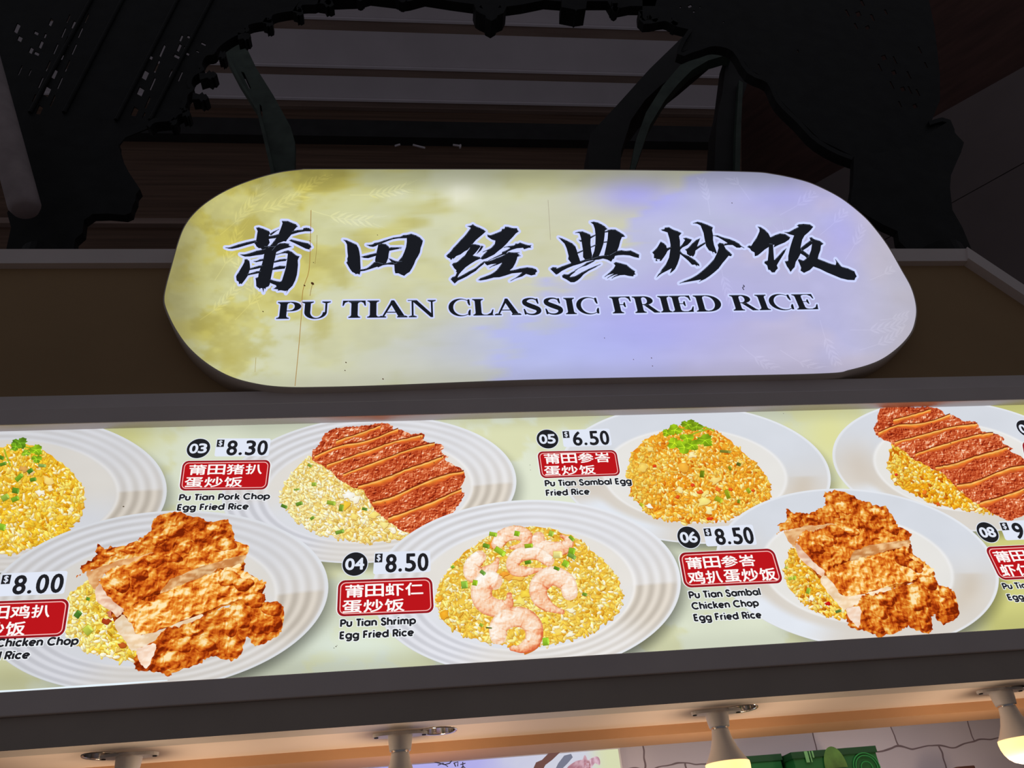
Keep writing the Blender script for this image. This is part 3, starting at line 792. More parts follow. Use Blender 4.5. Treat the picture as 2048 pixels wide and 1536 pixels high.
# soft printed shade under the plates (it is part of the picture)
PL = {
 1: [(168, 851), (244, 875), (305, 908), (332, 955), (333, 978), (316, 1025), (10, 826), (-316, 985), (10, 1146)],
 2: [(471, 1030), (568, 1060), (634, 1115), (655, 1173), (637, 1237), (568, 1305), (452, 1353), (92, 1082), (55, 1103), (19.5, 1131), (19.5, 1326), (58.6, 1351), (117, 1369)],
 3: [(540, 877), (601, 857), (686.5, 842), (882, 843), (955, 866.6), (1004, 901), (1031, 952), (1028, 986), (1023, 1001), (447, 1005), (645, 1124)],
 4: [(800, 1085), (882, 1033), (964, 1008), (1046, 1001.5), (1183, 1014), (1292, 1055), (1347, 1109), (1359, 1164), (1347, 1219), (1306, 1265), (1265, 1298), (800, 1287), (841, 1309), (882, 1324)],
 5: [(1177, 853), (1225, 834), (1513, 830), (1592, 863), (1640, 905), (1656, 935), (1661, 959), (1660, 979), (1138, 994), (1157, 1008), (1321, 1081), (1345, 1083)],
 6: [(1473, 1034), (1522, 1005), (1604, 983), (1686, 979), (1795, 991), (1905, 1034), (1960, 1078), (1995, 1135), (1996.5, 1179), (1973, 1222), (1932, 1252.6), (1555, 1254), (1613, 1279), (1526, 1236)],
 7: [(1751.5, 820), (1706, 846), (1670, 880), (1661, 907), (1676, 949), (1700, 975), (1998.5, 813), (2044, 832), (1998, 1062)]}


def conic(pts):
    p = np.array(pts, float); mu = p.mean(0); s = 200.0
    x, y = ((p - mu) / s).T
    A = np.stack([x * x, x * y, y * y, x, y], 1)
    a = np.linalg.lstsq(A, np.ones(len(x)), rcond=None)[0]
    Q = np.array([[a[0], a[1] / 2], [a[1] / 2, a[2]]]); c0 = np.linalg.solve(Q, -np.array(a[3:]) / 2)
    k = 1 + c0 @ Q @ c0
    ev, V = np.linalg.eigh(Q / k)
    L = V @ np.diag(1 / np.sqrt(np.maximum(ev, 1e-3))) @ V.T * s       # symmetric map: unit circle -> ellipse
    return c0 * s + mu, L


EL = {k: conic(v) for k, v in PL.items()}


def el_r(k, x, y, dx=0, dy=0):
    c0, L = EL[k]; q = np.stack([x - c0[0] - dx, y - c0[1] - dy], -1) @ np.linalg.inv(L).T
    return np.hypot(q[..., 0], q[..., 1]), np.arctan2(q[..., 1], q[..., 0])


for k, s in ((1, .40), (2, .42), (3, .36), (4, .46), (5, .34), (6, .38), (7, .25)):
    r, t = el_r(k, gx.ravel(), gy2.ravel(), 10, 14)
    c = c * (1 - s * (1 - sstep(0.90, 1.07, r)) * sstep(0.3, 0.8, np.cos(t - .55) * .5 + .5))[:, None]
f = [[i * C_ + j, i * C_ + j + 1, (i + 1) * C_ + j + 1, (i + 1) * C_ + j] for i in range(R_ - 1) for j in range(C_ - 1)]
ink.raw(np.stack([gx.ravel(), gy2.ravel()], 1), f, lin(c))
child(ink.build('light_panel', None, M['panel']), menu)


def plate(k, Y, ridged, name_label):
    c0, L = EL[k]
    nr, na = 74, 132
    r = np.concatenate([np.linspace(0, .62, 14), np.linspace(.64, 1.0, nr - 14)])
    th = np.linspace(0, 2 * np.pi, na, endpoint=False)
    rr, tt = np.meshgrid(r, th, indexing='ij')
    shift = (1 - rr)[..., None] * np.array([0, 0.10]) * sstep(1, .7, rr)[..., None] * .6
    q = np.stack([rr * np.cos(tt), rr * np.sin(tt)], -1) + shift
    p = q.reshape(-1, 2) @ L.T + c0
    R, T = rr.ravel(), tt.ravel()
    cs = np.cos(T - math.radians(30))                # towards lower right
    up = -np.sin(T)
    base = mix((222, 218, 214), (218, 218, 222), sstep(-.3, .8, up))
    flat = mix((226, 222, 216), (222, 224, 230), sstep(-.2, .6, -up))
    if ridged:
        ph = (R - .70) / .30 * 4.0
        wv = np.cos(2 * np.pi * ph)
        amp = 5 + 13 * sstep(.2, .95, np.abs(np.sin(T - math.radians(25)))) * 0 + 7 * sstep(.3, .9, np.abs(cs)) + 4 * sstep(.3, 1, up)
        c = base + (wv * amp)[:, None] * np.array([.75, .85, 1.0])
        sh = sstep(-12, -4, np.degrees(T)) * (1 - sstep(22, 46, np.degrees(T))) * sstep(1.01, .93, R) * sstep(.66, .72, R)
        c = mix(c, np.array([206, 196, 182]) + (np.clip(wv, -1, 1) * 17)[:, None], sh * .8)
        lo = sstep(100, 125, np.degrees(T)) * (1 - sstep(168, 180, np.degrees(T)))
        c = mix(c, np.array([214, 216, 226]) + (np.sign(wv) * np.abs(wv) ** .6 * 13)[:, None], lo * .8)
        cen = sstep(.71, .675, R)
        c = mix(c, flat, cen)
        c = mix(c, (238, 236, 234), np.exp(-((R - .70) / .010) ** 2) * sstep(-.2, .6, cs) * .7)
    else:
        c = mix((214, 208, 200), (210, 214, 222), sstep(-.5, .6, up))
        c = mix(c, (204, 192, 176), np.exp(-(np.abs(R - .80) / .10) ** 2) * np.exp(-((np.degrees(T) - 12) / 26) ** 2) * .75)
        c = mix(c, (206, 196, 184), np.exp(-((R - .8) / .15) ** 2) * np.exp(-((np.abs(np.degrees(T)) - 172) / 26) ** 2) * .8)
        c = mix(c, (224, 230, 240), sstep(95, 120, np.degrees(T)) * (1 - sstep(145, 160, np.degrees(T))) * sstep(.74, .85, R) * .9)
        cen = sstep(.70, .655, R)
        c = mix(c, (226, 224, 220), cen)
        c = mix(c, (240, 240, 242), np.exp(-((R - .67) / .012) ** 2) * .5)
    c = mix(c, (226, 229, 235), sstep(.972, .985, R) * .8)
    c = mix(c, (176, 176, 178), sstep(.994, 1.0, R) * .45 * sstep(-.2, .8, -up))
    g = 0.95 + 0.07 * sstep(0, 1200, p[:, 0])
    n = fbm(p[:, 0] / 60, p[:, 1] / 40, 5 + k, 3)
    c = np.clip(c * (g * (0.985 + .03 * n))[:, None], 0, 255)
    f = [[i * na + j, i * na + (j + 1) % na, (i + 1) * na + (j + 1) % na, (i + 1) * na + j] for i in range(nr - 1) for j in range(na)]
    ink = Ink(Y)
    # only what lies on the film
    yt = 842 - p[:, 0] * .0225; yb = 1388 - p[:, 0] * .0612
    ok = (p[:, 1] > yt) & (p[:, 1] < yb) & (p[:, 0] > -250) & (p[:, 0] < 2320)
    f = [q for q in f if ok[q[0]] and ok[q[1]] and ok[q[2]] and ok[q[3]]]
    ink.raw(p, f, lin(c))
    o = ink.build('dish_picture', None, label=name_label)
    return child(o, menu)


def sub(ink, name, parent, mat=None, label=None):
    o = ink.build(name, None, mat, label); o.parent = parent; return o


def rice(parent, outline, Y, tone, n, seed, size=(11.5, 4.6), small=.62, edge_fade=True):
    """printed mound of fried rice: a base of egg and sauce tones and single grains on it"""
    out = rough_edge(outline, 1.6, 4, seed)
    lo, hi = out.min(0), out.max(0); H = hi[1] - lo[1]; W = hi[0] - lo[0]
    rg = np.random.default_rng(seed)
    dark, mid, light, pale = [np.array(q, float) for q in tone['base']]

    def base(x, y):
        a = fbm(x / 16, y / 11, seed, 4); b = fbm(x / 60, y / 45, seed + 9, 3)
        c = mix(dark, mid, sstep(.30, .62, a)); c = mix(c, light, sstep(.55, .8, b) * .6)
        return lin(c)
    ink = Ink(Y); ink.grid(out, base, 6.0)
    cnt = 0
    for _ in range(n * 6):
        if cnt >= n: break
        x, y = lo + rg.random(2) * (hi - lo)
        if not inside(np.array([[x, y]]), out)[0]: continue
        v = (y - lo[1]) / H; u = (x - lo[0]) / W
        k = small + (1.06 - small) * v ** .8
        ln, wd = size[0] * k * rg.uniform(.75, 1.15), size[1] * k * rg.uniform(.85, 1.15)
        a = rg.normal(tone.get('ang', .5), .9)
        z = fbm(np.array([x / 55]), np.array([y / 42]), seed + 9, 3)[0]
        w = rg.random()
        sh = np.clip(tone['shift'](u, v) + (z - .5) * 1.6, 0, 1)
        if w < .19: c0 = pale
        elif w < .19 + .55 * (1 - sh): c0 = light
        else: c0 = mid if w < .93 else dark
        c0 = c0 * rg.uniform(.94, 1.05)
        c0 = mix(c0, tone['far'], np.array(tone['farw'](u, v)))
        t = np.linspace(0, 2 * np.pi, 10)[:-1]
        px, py = np.cos(t) * ln / 2, np.sin(t) * wd / 2 * (1 + .15 * np.cos(t))
        ca, sa = math.cos(a), math.sin(a)
        q = np.stack([x + px * ca - py * sa, y + px * sa + py * ca], 1)
        h = cnt * 1.0e-6 + .0002
        # ink outline, body, glint
        o2 = (q - (x, y)) * (1 + 1.3 / wd * .5) + (x + .5, y + .75)
        edge = c0 * np.array([.90, .77, .52])
        ink.raw(o2, [list(range(9))], lin(np.clip(edge, 0, 255)), h)
        sx = (q - (x, y)) @ np.array([-.55, -.83]) / (ln * .4)
        cc = c0[None] * (0.97 + .10 * np.clip(sx, -1, 1))[:, None]
        ink.raw(np.concatenate([q, [[x - .3, y - .5]]]), [[i, (i + 1) % 9, 9] for i in range(9)], lin(np.clip(np.concatenate([cc, [c0 * 1.05 + 5]]), 0, 255)), h + .4e-6)
        cnt += 1
    return tag(sub(ink, 'rice', parent), kind='stuff')


YEL = dict(base=[(222, 160, 36), (242, 202, 76), (250, 230, 136), (255, 246, 206)], shift=lambda u, v: .25 + .45 * abs(u - .5), far=(238, 232, 150), farw=lambda u, v: .35 * (1 - v) * (u < .6), ang=.6)
ORG = dict(base=[(222, 118, 16), (242, 172, 46), (249, 210, 94), (254, 234, 158)], shift=lambda u, v: .45, far=(232, 208, 92), farw=lambda u, v: .55 * float(sstep(.30, .05, u)) + .25 * float(sstep(.8, 1, u)), ang=.75)
PALE = dict(base=[(226, 190, 88), (244, 218, 124), (251, 238, 180), (255, 251, 226)], shift=lambda u, v: .1 + .5 * max(0, u - .35), far=(240, 238, 186), farw=lambda u, v: .5 * float(sstep(.5, .1, u)), ang=.7)
GOLD = dict(base=[(224, 156, 24), (240, 196, 50), (249, 222, 104), (255, 242, 190)], shift=lambda u, v: .35 + .3 * v, far=(236, 226, 130), farw=lambda u, v: .4 * float(sstep(.86, 1.0, u)), ang=.9)


def bits(parent, lst, Y, name='spring_onion', seed=3):
    """chopped spring onion: short bevelled pieces, lighter cut end"""
    for k, b in enumerate(lst):
        ink = Ink(Y)
        x, y, L, W, a = b[0], b[1], b[2] * .86, b[3] * .82, b[4]; d = np.array([math.cos(a), math.sin(a)]); n_ = np.array([-d[1], d[0]])
        g = np.array(b[5] if len(b) > 5 else (122, 168, 34), float) * .92 + 8
        p = np.array([x, y]); P = lambda s, t: p + d * s * L / 2 + n_ * t * W / 2
        h = k * 4e-6
        ink.poly([P(-1.12, -1.1), P(1.12, -1.15), P(1.15, 1.15), P(-1.1, 1.2)], lin(g * np.array([1.0, .84, .5])), h)
        ink.raw([P(-1, -1), P(1, -1), P(1, 0), P(-1, 0)], [[0, 1, 2, 3]], lin(np.array([g * 1.08, g * 1.18, g * 1.02, g])), h + 1e-6)
        ink.raw([P(-1, 0), P(1, 0), P(1, 1), P(-1, 1)], [[0, 1, 2, 3]], lin(np.array([g, g * 1.02, g * .86, g * .84])), h + 1e-6)
        t = np.linspace(0, 6.283, 9)[:-1]
        e = np.array([P(.95 + .32 * math.cos(q), .95 * math.sin(q)) for q in t])
        ink.raw(e, [list(range(8))], lin(np.clip(g * 1.12 + 22, 0, 255)), h + 2e-6)
        sub(ink, name, parent)


def flecks(parent, lst, Y, name, seed=1):
    """egg curds, chilli pieces: small torn patches (x, y, r, colour)"""
    r = np.random.default_rng(seed)
    for k, (x, y, rad, col) in enumerate(lst):
        ink = Ink(Y); t = np.linspace(0, 6.283, 12)[:-1]; rr = .85 * rad * r.uniform(.45, 1.3, 11); col = np.array(col, float)
        q = np.stack([x + rr * 1.15 * np.cos(t), y + rr * .85 * np.sin(t)], 1)
        ink.raw(q * 1 + (.5, .9), [list(range(11))], lin(col * np.array([.72, .55, .35])), k * 4e-6)
        ink.raw(np.concatenate([q, [[x - rad * .2, y - rad * .3]]]), [[i, (i + 1) % 11, 11] for i in range(11)],
                lin(np.clip(np.concatenate([np.tile(col * .95, (11, 1)), [col * 1.06 + 6]]), 0, 255)), k * 4e-6 + 2e-6)
        sub(ink, name, parent)


def leaf(parent, lobes, Y, stems=(), seed=2):
    ink = Ink(Y); r = np.random.default_rng(seed)
    for k, s in enumerate(stems):
        ink.strip(smooth(s, 5, False), 2.6, lin((150, 186, 40)), 2e-6 * k)
    for k, (cx, cy, rad, a0, g) in enumerate(lobes):
        m = 26; t = np.linspace(0, 2 * np.pi, m, endpoint=False)
        rr = rad * (0.50 + .42 * np.abs(np.cos(1.5 * (t - a0))) ** .7 + .13 * (np.arange(m) % 2)) * r.uniform(.9, 1.1, m)
        q = np.stack([cx + rr * 1.1 * np.cos(t), cy + rr * .82 * np.sin(t)], 1); g = np.array(g, float) * 1.06
        h = 1e-5 + k * 6e-6
        cols = g[None] * (1.0 + .16 * np.sin(t * 3 + a0) - .1)[:, None]
        ink.raw(np.concatenate([q, [[cx, cy]]]), [[i, (i + 1) % m, m] for i in range(m)], lin(np.clip(np.concatenate([cols, [g * .93]]), 0, 255)), h)
        for a in (a0, a0 + 1.25, a0 - 1.25, a0 + 2.5):
            ink.strip(np.array([[cx, cy], [cx + rad * .8 * math.cos(a), cy + rad * .6 * math.sin(a)]]), [1.1, .4], lin(np.clip(g * 1.3 + 10, 0, 255)), h + 3e-6)
    return sub(ink, 'coriander_leaf', parent)


def piece(parent, pts, Y, mat, name, tone=lambda x, y: (np.full_like(x, .5), np.ones_like(x)), amp=1.4, seed=1, step=6, label=None):
    q = rough_edge(pts, amp, 5, seed); ink = Ink(Y)
    def col(x, y):
        a, b = tone(x, y); return np.stack([a, b, np.zeros_like(a)], 1)
    ink.grid(q, col, step)
    return sub(ink, name, parent, mat, label)


def flesh(parent, polys, Y, seed=1):
    ink = Ink(Y)
    for k, (pts, c1, c2) in enumerate(polys):
        q = rough_edge(pts, .8, 4, seed + k)
        def col(x, y):
            n = fbm(x / 14, y / 5, seed + k, 3); m = fbm(x / 34, y / 26, seed + 5, 2)
            c = mix(c1, c2, sstep(.35, .7, n) * .8); return lin(np.clip(c * (.93 + .14 * m)[:, None], 0, 255))
        ink.grid(q, col, 4.0, k * 1e-5)
    return sub(ink, 'chicken_flesh', parent)


def affine(src, dst):
    s = np.array(src, float); d = np.array(dst, float)
    A = np.concatenate([s, np.ones((len(s), 1))], 1)
    X = np.linalg.lstsq(A, d, rcond=None)[0]
    return lambda p: np.concatenate([np.asarray(p, float), np.ones((len(p), 1))], 1) @ X


# ---------------- fried chicken (the same photograph is printed on two dishes)
K = (120, 1010, 3.793)
CK = dict(
 base=[(275,640),(400,700),(800,560),(1200,440),(1392,420),(1400,500),(1550,600),(1500,700),(1300,760),(900,900),(620,990),(560,1050),(500,1000),(430,900),(360,790)],
 p1=[(125,550),(165,510),(160,460),(250,410),(270,370),(290,300),(340,330),(400,318),(480,310),(580,270),(600,250),(650,230),(690,190),(700,120),(740,85),(800,65),(890,55),(1010,90),(1090,105),(1160,130),(1250,110),(1290,140),(1320,240),(1300,300),(1000,420),(640,400),(420,450),(260,490),(180,515)],
 f1=[(205,505),(260,490),(420,430),(560,395),(720,360),(640,420),(380,500),(310,560),(290,610),(270,640),(240,620),(215,570)],
 p2=[(280,620),(300,570),(340,530),(380,490),(420,470),(500,450),(560,430),(640,390),(700,370),(800,350),(900,345),(1000,360),(1100,330),(1180,280),(1250,255),(1330,270),(1430,312),(1400,380),(1250,430),(1100,480),(900,560),(760,640),(620,720),(480,800),(350,770),(290,700)],
 f2=[(830,570),(900,540),(1000,490),(1200,430),(1400,380),(1392,420),(1360,452),(1200,490),(1080,545),(900,620),(760,670)],
 l2=[(270,640),(300,590),(330,640),(400,730),(480,790),(470,820),(430,850),(380,800),(300,750),(272,700)],
 p3=[(480,820),(500,790),(560,760),(640,720),(740,680),(850,630),(950,590),(1100,535),(1180,510),(1250,480),(1360,445),(1370,490),(1430,520),(1500,560),(1560,595),(1500,660),(1550,680),(1480,700),(1400,705),(1300,735),(1100,810),(900,890),(750,955),(600,985),(540,920)],
 f3=[(415,890),(470,832),(500,850),(550,920),(590,985),(750,955),(900,890),(1060,830),(1080,850),(1000,890),(850,965),(700,1045),(600,1090),(545,1105),(500,1040),(440,960)],
 p4=[(590,1110),(620,1080),(720,1030),(760,980),(820,930),(900,920),(1000,885),(1100,840),(1200,790),(1300,760),(1400,715),(1540,665),(1560,730),(1660,740),(1695,790),(1690,930),(1650,990),(1560,1040),(1480,1070),(1420,1000),(1390,1080),(1350,1160),(1280,1180),(1180,1150),(1100,1170),(1040,1210),(880,1270),(830,1295),(760,1270),(680,1260),(580,1252),(565,1190)],
 f4=[(580,1105),(640,1070),(720,1050),(730,1080),(700,1160),(660,1240),(620,1210),(596,1180)])
LUMPS = [(1350, 850, 105, 95), (1310, 1060, 70, 110), (1560, 870, 120, 120), (1470, 720, 90, 60), (1290, 930, 60, 70), (1610, 790, 80, 55), (1000, 950, 90, 50), (900, 1060, 100, 60), (1100, 1060, 80, 60), (830, 1190, 80, 70),
         (1050, 230, 60, 50), (950, 310, 55, 55), (740, 270, 50, 40), (860, 200, 80, 50), (1180, 190, 90, 45), (1260, 300, 80, 50), (720, 420, 80, 50), (860, 400, 70, 40), (600, 520, 80, 50), (460, 600, 80, 60), (1290, 560, 90, 60), (1390, 600, 80, 50), (360, 370, 60, 30), (520, 340, 60, 30)]


def chicken(parent, Y, T, seed):
    q = lambda k: T(np.array(Z(CK[k], *K)))
    ctr = np.array([np.mean(T(np.array(Z(v, *K))), 0) for v in CK.values()])
    def tone(s, g):
        def f(x, y):
            n = fbm(x / 26, y / 20, seed, 3); return np.full_like(x, .60) + s + (n - .5) * .34, np.full_like(x, g)
        return f
    order = [('base', -.34, .80), ('p1', -.19, .93), ('p2', -.10, 1.0), ('p3', .07, 1.02), ('p4', -.18, .94)]
    fl = [('f1', (216, 150, 92), (246, 208, 156)), ('f2', (196, 128, 70), (250, 218, 168)), ('l2', (226, 176, 146), (252, 236, 214)), ('f3', (236, 204, 164), (252, 238, 216)), ('f4', (240, 206, 180), (253, 240, 226))]
    i = 0
    for k, s, g in order:
        pts = q(k)
        o = piece(parent, pts, Y - .0002 * i, CRUST, 'crust_slice', tone(s, g), 1.5, seed + i); i += 1
        if k == 'p1': flesh(parent, [(q('f1'), *fl[0][1:])], Y - .0002 * i, seed); i += 1
        if k == 'p2': flesh(parent, [(q('f2'), *fl[1][1:]), (q('l2'), *fl[2][1:])], Y - .0002 * i, seed + 2); i += 1
        if k == 'p3': flesh(parent, [(q('f3'), *fl[3][1:])], Y - .0002 * i, seed + 3); i += 1
    flesh(parent, [(q('f4'), *fl[4][1:])], Y - .0002 * i, seed + 4); i += 1
    r = np.random.default_rng(seed)
    for j, (x, y, a, b) in enumerate(LUMPS):
        ink = Ink(Y - .0002 * i); t = np.linspace(0, 2 * np.pi, 22, endpoint=False)
        rr = 1 + .13 * np.sin(3 * t + r.uniform(0, 6)) + r.normal(0, .05, 22)
        e = np.stack([x + a * rr * np.cos(t), y + b * rr * np.sin(t)], 1); z = np.array([[x - a * .15, y - b * .25]])
        e1 = T(np.array(Z(e * 1.0 + (4, 9), *K))); p = T(np.array(Z(e * .0 + e, *K))); m = T(np.array(Z(z, *K)))
        ring = T(np.array(Z(z + (e - z) * .62, *K)))
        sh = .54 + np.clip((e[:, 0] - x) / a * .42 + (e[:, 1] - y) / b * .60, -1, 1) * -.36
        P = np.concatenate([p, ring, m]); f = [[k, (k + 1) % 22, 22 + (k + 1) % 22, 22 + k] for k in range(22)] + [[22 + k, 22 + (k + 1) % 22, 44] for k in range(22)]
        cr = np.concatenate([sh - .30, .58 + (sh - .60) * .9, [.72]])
        ink.raw(P, f, np.stack([cr, np.full(45, .98), np.zeros(45)], 1), j * 6e-6)
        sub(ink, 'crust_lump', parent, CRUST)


# ---------------- sliced pork chop (again one photograph on two dishes)
KP = (540, 830, 4.096)
CHOP_OUT = [(345,310),(370,275),(400,240),(430,180),(470,140),(520,112),(580,105),(640,95),(710,92),(780,85),(860,72),(930,65),(1000,90),(1010,120),(1060,115),(1150,155),(1200,150),(1260,160),(1265,215),(1330,235),(1390,235),(1430,265),(1400,290),(1420,320),(1465,345),(1430,365),(1500,405),(1585,460),(1590,540),(1555,610),(1590,640),(1580,680),(1540,740),(1500,800),(1400,870),(1250,930),(1160,970),(1090,950),(1020,905),(960,860),(910,830),(850,760),(820,720),(780,650),(740,590),(700,603),(620,560),(560,530),(520,480),(470,440),(400,400),(345,370)]
CUTS = [[(540,222),(720,160),(905,92)], [(365,345),(560,262),(800,215),(1050,118)], [(465,415),(650,350),(880,270),(1050,215),(1250,170)], [(600,495),(760,430),(1000,340),(1200,270),(1350,236)],
        [(722,590),(900,540),(1100,460),(1300,390),(1420,345)], [(838,722),(1000,680),(1200,590),(1400,510),(1588,468)], [(968,852),(1150,790),(1350,710),(1570,612)]]


def chop(parent, Y, T, seed):
    out = T(np.array(Z(CHOP_OUT, *KP)))
    lo, hi = out.min(0), out.max(0)
    def tone(x, y):
        v = (y - lo[1]) / (hi[1] - lo[1]); n = fbm(x / 30, y / 18, seed, 3); m = fbm(x / 9, y / 5, seed + 3, 2)
        gl = sstep(.55, .75, m) * sstep(.60, .30, v) * .34
        return .5 + (n - .5) * .34 + gl - .05 + .06 * v, .98 + .06 * v
    o = piece(parent, out, Y, CHOP, 'pork_chop', tone, .9, seed, 4.0)
    ink = Ink(Y - .0004)
    r = np.random.default_rng(seed)
    for k, c in enumerate(CUTS):
        p = T(np.array(Z(smooth(c, 6, False), *KP))); p[:, 1] += r.normal(0, .35, len(p))
        m = len(p); t = np.linspace(0, 1, m)
        j1 = 1 + .35 * np.sin(t * 13 + k) + r.normal(0, .12, m)
        rows = [(-3.6, (128, 40, 20)), (-2.2, (104, 30, 16)), (-1.0, (236, 150, 60)), (-.2, (252, 206, 122)), (1.2, (238, 146, 52)), (3.4, (220, 108, 42)), (6.4, (198, 80, 40))]
        P = np.concatenate([p + np.stack([np.zeros(m), dy * (j1 if dy > 0 else np.ones(m)) * (1.25 if k > 3 else 1.0)], 1) for dy, _ in rows])
        C = np.concatenate([lin(np.clip(np.array(col) * (1 + r.normal(0, .05, (m, 1))), 0, 255)) for _, col in rows])
        ink.raw(P, [[a * m + i, a * m + i + 1, (a + 1) * m + i + 1, (a + 1) * m + i] for a in range(6) for i in range(m - 1)], C, k * 8e-6)
    sub(ink, 'cut_edge', parent)
    ink = Ink(Y - .0008)                   # pepper specks
    for _ in range(70):
        x, y = lo + r.random(2) * (hi - lo)
        if not inside(np.array([[x, y]]), out)[0]: continue
        a = np.linspace(0, 6.28, 7)[:-1]; s = r.uniform(.5, 1.3)
        ink.raw(np.stack([x + s * np.cos(a), y + s * .8 * np.sin(a)], 1), [list(range(6))], lin((60, 18, 16)))
    tag(sub(ink, 'pepper', parent), kind='stuff')


# ---------------- shrimp
def shrimp(parent, path, wid, Y, seed, hue=(.0,), flip=1):
    p = smooth(path, 7, False); m = len(p); t = np.linspace(0, 1, m)
    w = 1.28 * wid * (0.62 + .50 * np.sin(np.pi * np.clip(t * .9 + .16, 0, 1)) - .34 * sstep(.7, 1, t))
    tg = np.gradient(p, axis=0); tg /= np.linalg.norm(tg, axis=1)[:, None]; nr = np.stack([-tg[:, 1], tg[:, 0]], 1)
    rows = np.linspace(-1, 1, 9)
    pts = np.concatenate([p + nr * (w * .5 * s)[:, None] for s in rows])
    f = [[a * m + i, a * m + i + 1, (a + 1) * m + i + 1, (a + 1) * m + i] for a in range(8) for i in range(m - 1)]
    cr, gg = [], []
    for s in rows:
        light = -(nr[:, 0] * .5 + nr[:, 1] * .86) * s
        seg = np.abs(((t * 6.5 + .1 * np.sign(s)) % 1) - .5)
        line = np.exp(-((seg - .5) / .045) ** 2)
        cr.append(.58 + .20 * light + .20 * (1 - t) - .16 * t - .16 * sstep(.2, 1, -s) - .34 * line * (.5 + .5 * abs(s)) - .22 * sstep(.80, 1.0, abs(s)) + .0 * t)
        gg.append(np.full(m, 1.0) - .10 * sstep(.75, 1, abs(s)))
    # rounded ends
    ink = Ink(Y)
    o = np.concatenate([pts[:m], pts[-m:][::-1]])
    ink.raw(pts, f, np.stack([np.concatenate(cr), np.concatenate(gg), np.zeros(9 * m)], 1))
    for e, sgn, k in ((0, -1, 1), (m - 1, 1, 1)):
        a = np.linspace(0, np.pi, 9)
        q = p[e] + np.outer(np.cos(a) * w[e] / 2, nr[e]) + np.outer(np.sin(a) * w[e] / 2 * .8 * sgn, tg[e])
        b = np.array(cr)[:, e].mean()
        ink.raw(np.concatenate([[p[e]], q]), [[0, i, i + 1] for i in range(1, 9)], np.array([[b, 1, 0]] + [[b - .2, .92, 0]] * 9))
    return sub(ink, 'shrimp', parent, PRAWN)


def shrimp_shade(parent, paths, wid, Y):
    ink = Ink(Y)
    for k, (path, w) in enumerate(zip(paths, wid)):
        p = smooth(path, 6, False) + (1.6, 2.6)
        p = p[2:-6]; ink.strip(p, w * (1.15 - .35 * sstep(.7, 1, np.linspace(0, 1, len(p)))), lin((206, 112, 36)), k * 2e-6)
    return sub(ink, 'orange_shade', parent)  # shade beneath each shrimp, put into the print as darker orange


Y1, Y2, YT = Y_PR - .0004, Y_PR - .0050, Y_PR - .0105
ident = lambda p: np.asarray(p, float)

# 01 egg fried rice at the left edge
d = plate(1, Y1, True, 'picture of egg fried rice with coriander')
o1 = Z([(-330, 420), (-180, 350), (0, 325), (120, 310), (300, 310), (450, 370), (560, 440), (700, 560), (790, 660), (850, 760), (858, 900), (830, 1000), (760, 1100), (640, 1210), (430, 1330), (250, 1380), (0, 1430), (-300, 1380), (-500, 1100), (-480, 700)], 0, 830, 5.12)
rice(d, o1, Y1 - .0004, GOLD, 1750, 5, (13, 5.2))
bits(d, [(38, 955, 18, 10, -.75), (60, 942, 12, 9, -.6, (70, 130, 30)), (31, 981, 14, 12, .2, (90, 140, 30)), (10, 995, 16, 13, -.5, (150, 180, 60)), (30, 998, 16, 10, -.4), (84, 931, 16, 7, .1, (140, 170, 80)), (66, 959, 13, 8, -.2, (90, 140, 30)), (4, 1054, 14, 14, .3, (140, 190, 40)), (2, 915, 12, 8, .4, (80, 130, 20)), (6, 928, 14, 7, -.3, (90, 140, 30))], Y1 - .0026)
leaf(d, [(40, 886, 15, 1.2, (96, 142, 30)), (32, 893, 11, 2.0, (110, 160, 30)), (72, 900, 14, 1.0, (140, 184, 30)), (73, 918, 11, 1.6, (130, 172, 30)), (52, 906, 9, .4, (140, 180, 40))], Y1 - .0030, [[(8, 898), (14, 915), (21, 932)], [(20, 900), (40, 893), (60, 896)]])
flecks(d, [(80, 985, 10, (252, 240, 216)), (142, 1018, 7, (255, 238, 190)), (96, 960, 12, (250, 214, 120)), (60, 945, 8, (240, 200, 130)), (48, 938, 10, (214, 160, 80)), (100, 976, 7, (255, 236, 190))], Y1 - .0024, 'egg_piece')

# 03 pork chop
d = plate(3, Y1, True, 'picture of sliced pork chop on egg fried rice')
o3 = Z([(340, 330), (300, 345), (230, 430), (140, 540), (100, 620), (85, 700), (150, 780), (190, 850), (280, 910), (440, 980), (560, 1010), (700, 1030), (850, 1040), (1000, 1030), (1100, 1000), (1170, 965), (1000, 840), (820, 640), (640, 500), (480, 380)], *KP)
rice(d, o3, Y1 - .0004, PALE, 1300, 8, (12, 4.8), .72)
z3 = lambda x, y, *a: (KP[0] + x / KP[2], KP[1] + y / KP[2], *a)
bits(d, [z3(238, 727, 14, 8, -.3, (104, 148, 40)), z3(115, 748, 13, 7, .4, (80, 128, 30)), z3(500, 720, 18, 9, .2, (150, 178, 50)), z3(583, 760, 9, 15, .2, (130, 160, 40)), z3(570, 958, 18, 8, -.25, (120, 160, 50)), z3(360, 567, 10, 8, 0, (150, 180, 60)), z3(325, 413, 9, 6, .5, (130, 160, 50)), z3(218, 610, 12, 4, -.1, (140, 170, 60)), z3(345, 845, 9, 6, -.6, (110, 150, 40)), z3(775, 770, 11, 6, .2, (90, 130, 40))], Y1 - .0026)
flecks(d, [z3(640, 660, 12, (255, 250, 232)), z3(700, 690, 10, (255, 246, 220)), z3(850, 820, 11, (252, 222, 120)), z3(690, 830, 10, (250, 220, 120)), z3(620, 740, 12, (244, 196, 60)), z3(940, 900, 10, (250, 226, 140)), z3(1010, 940, 9, (255, 246, 220))], Y1 - .0024, 'egg_piece', 4)
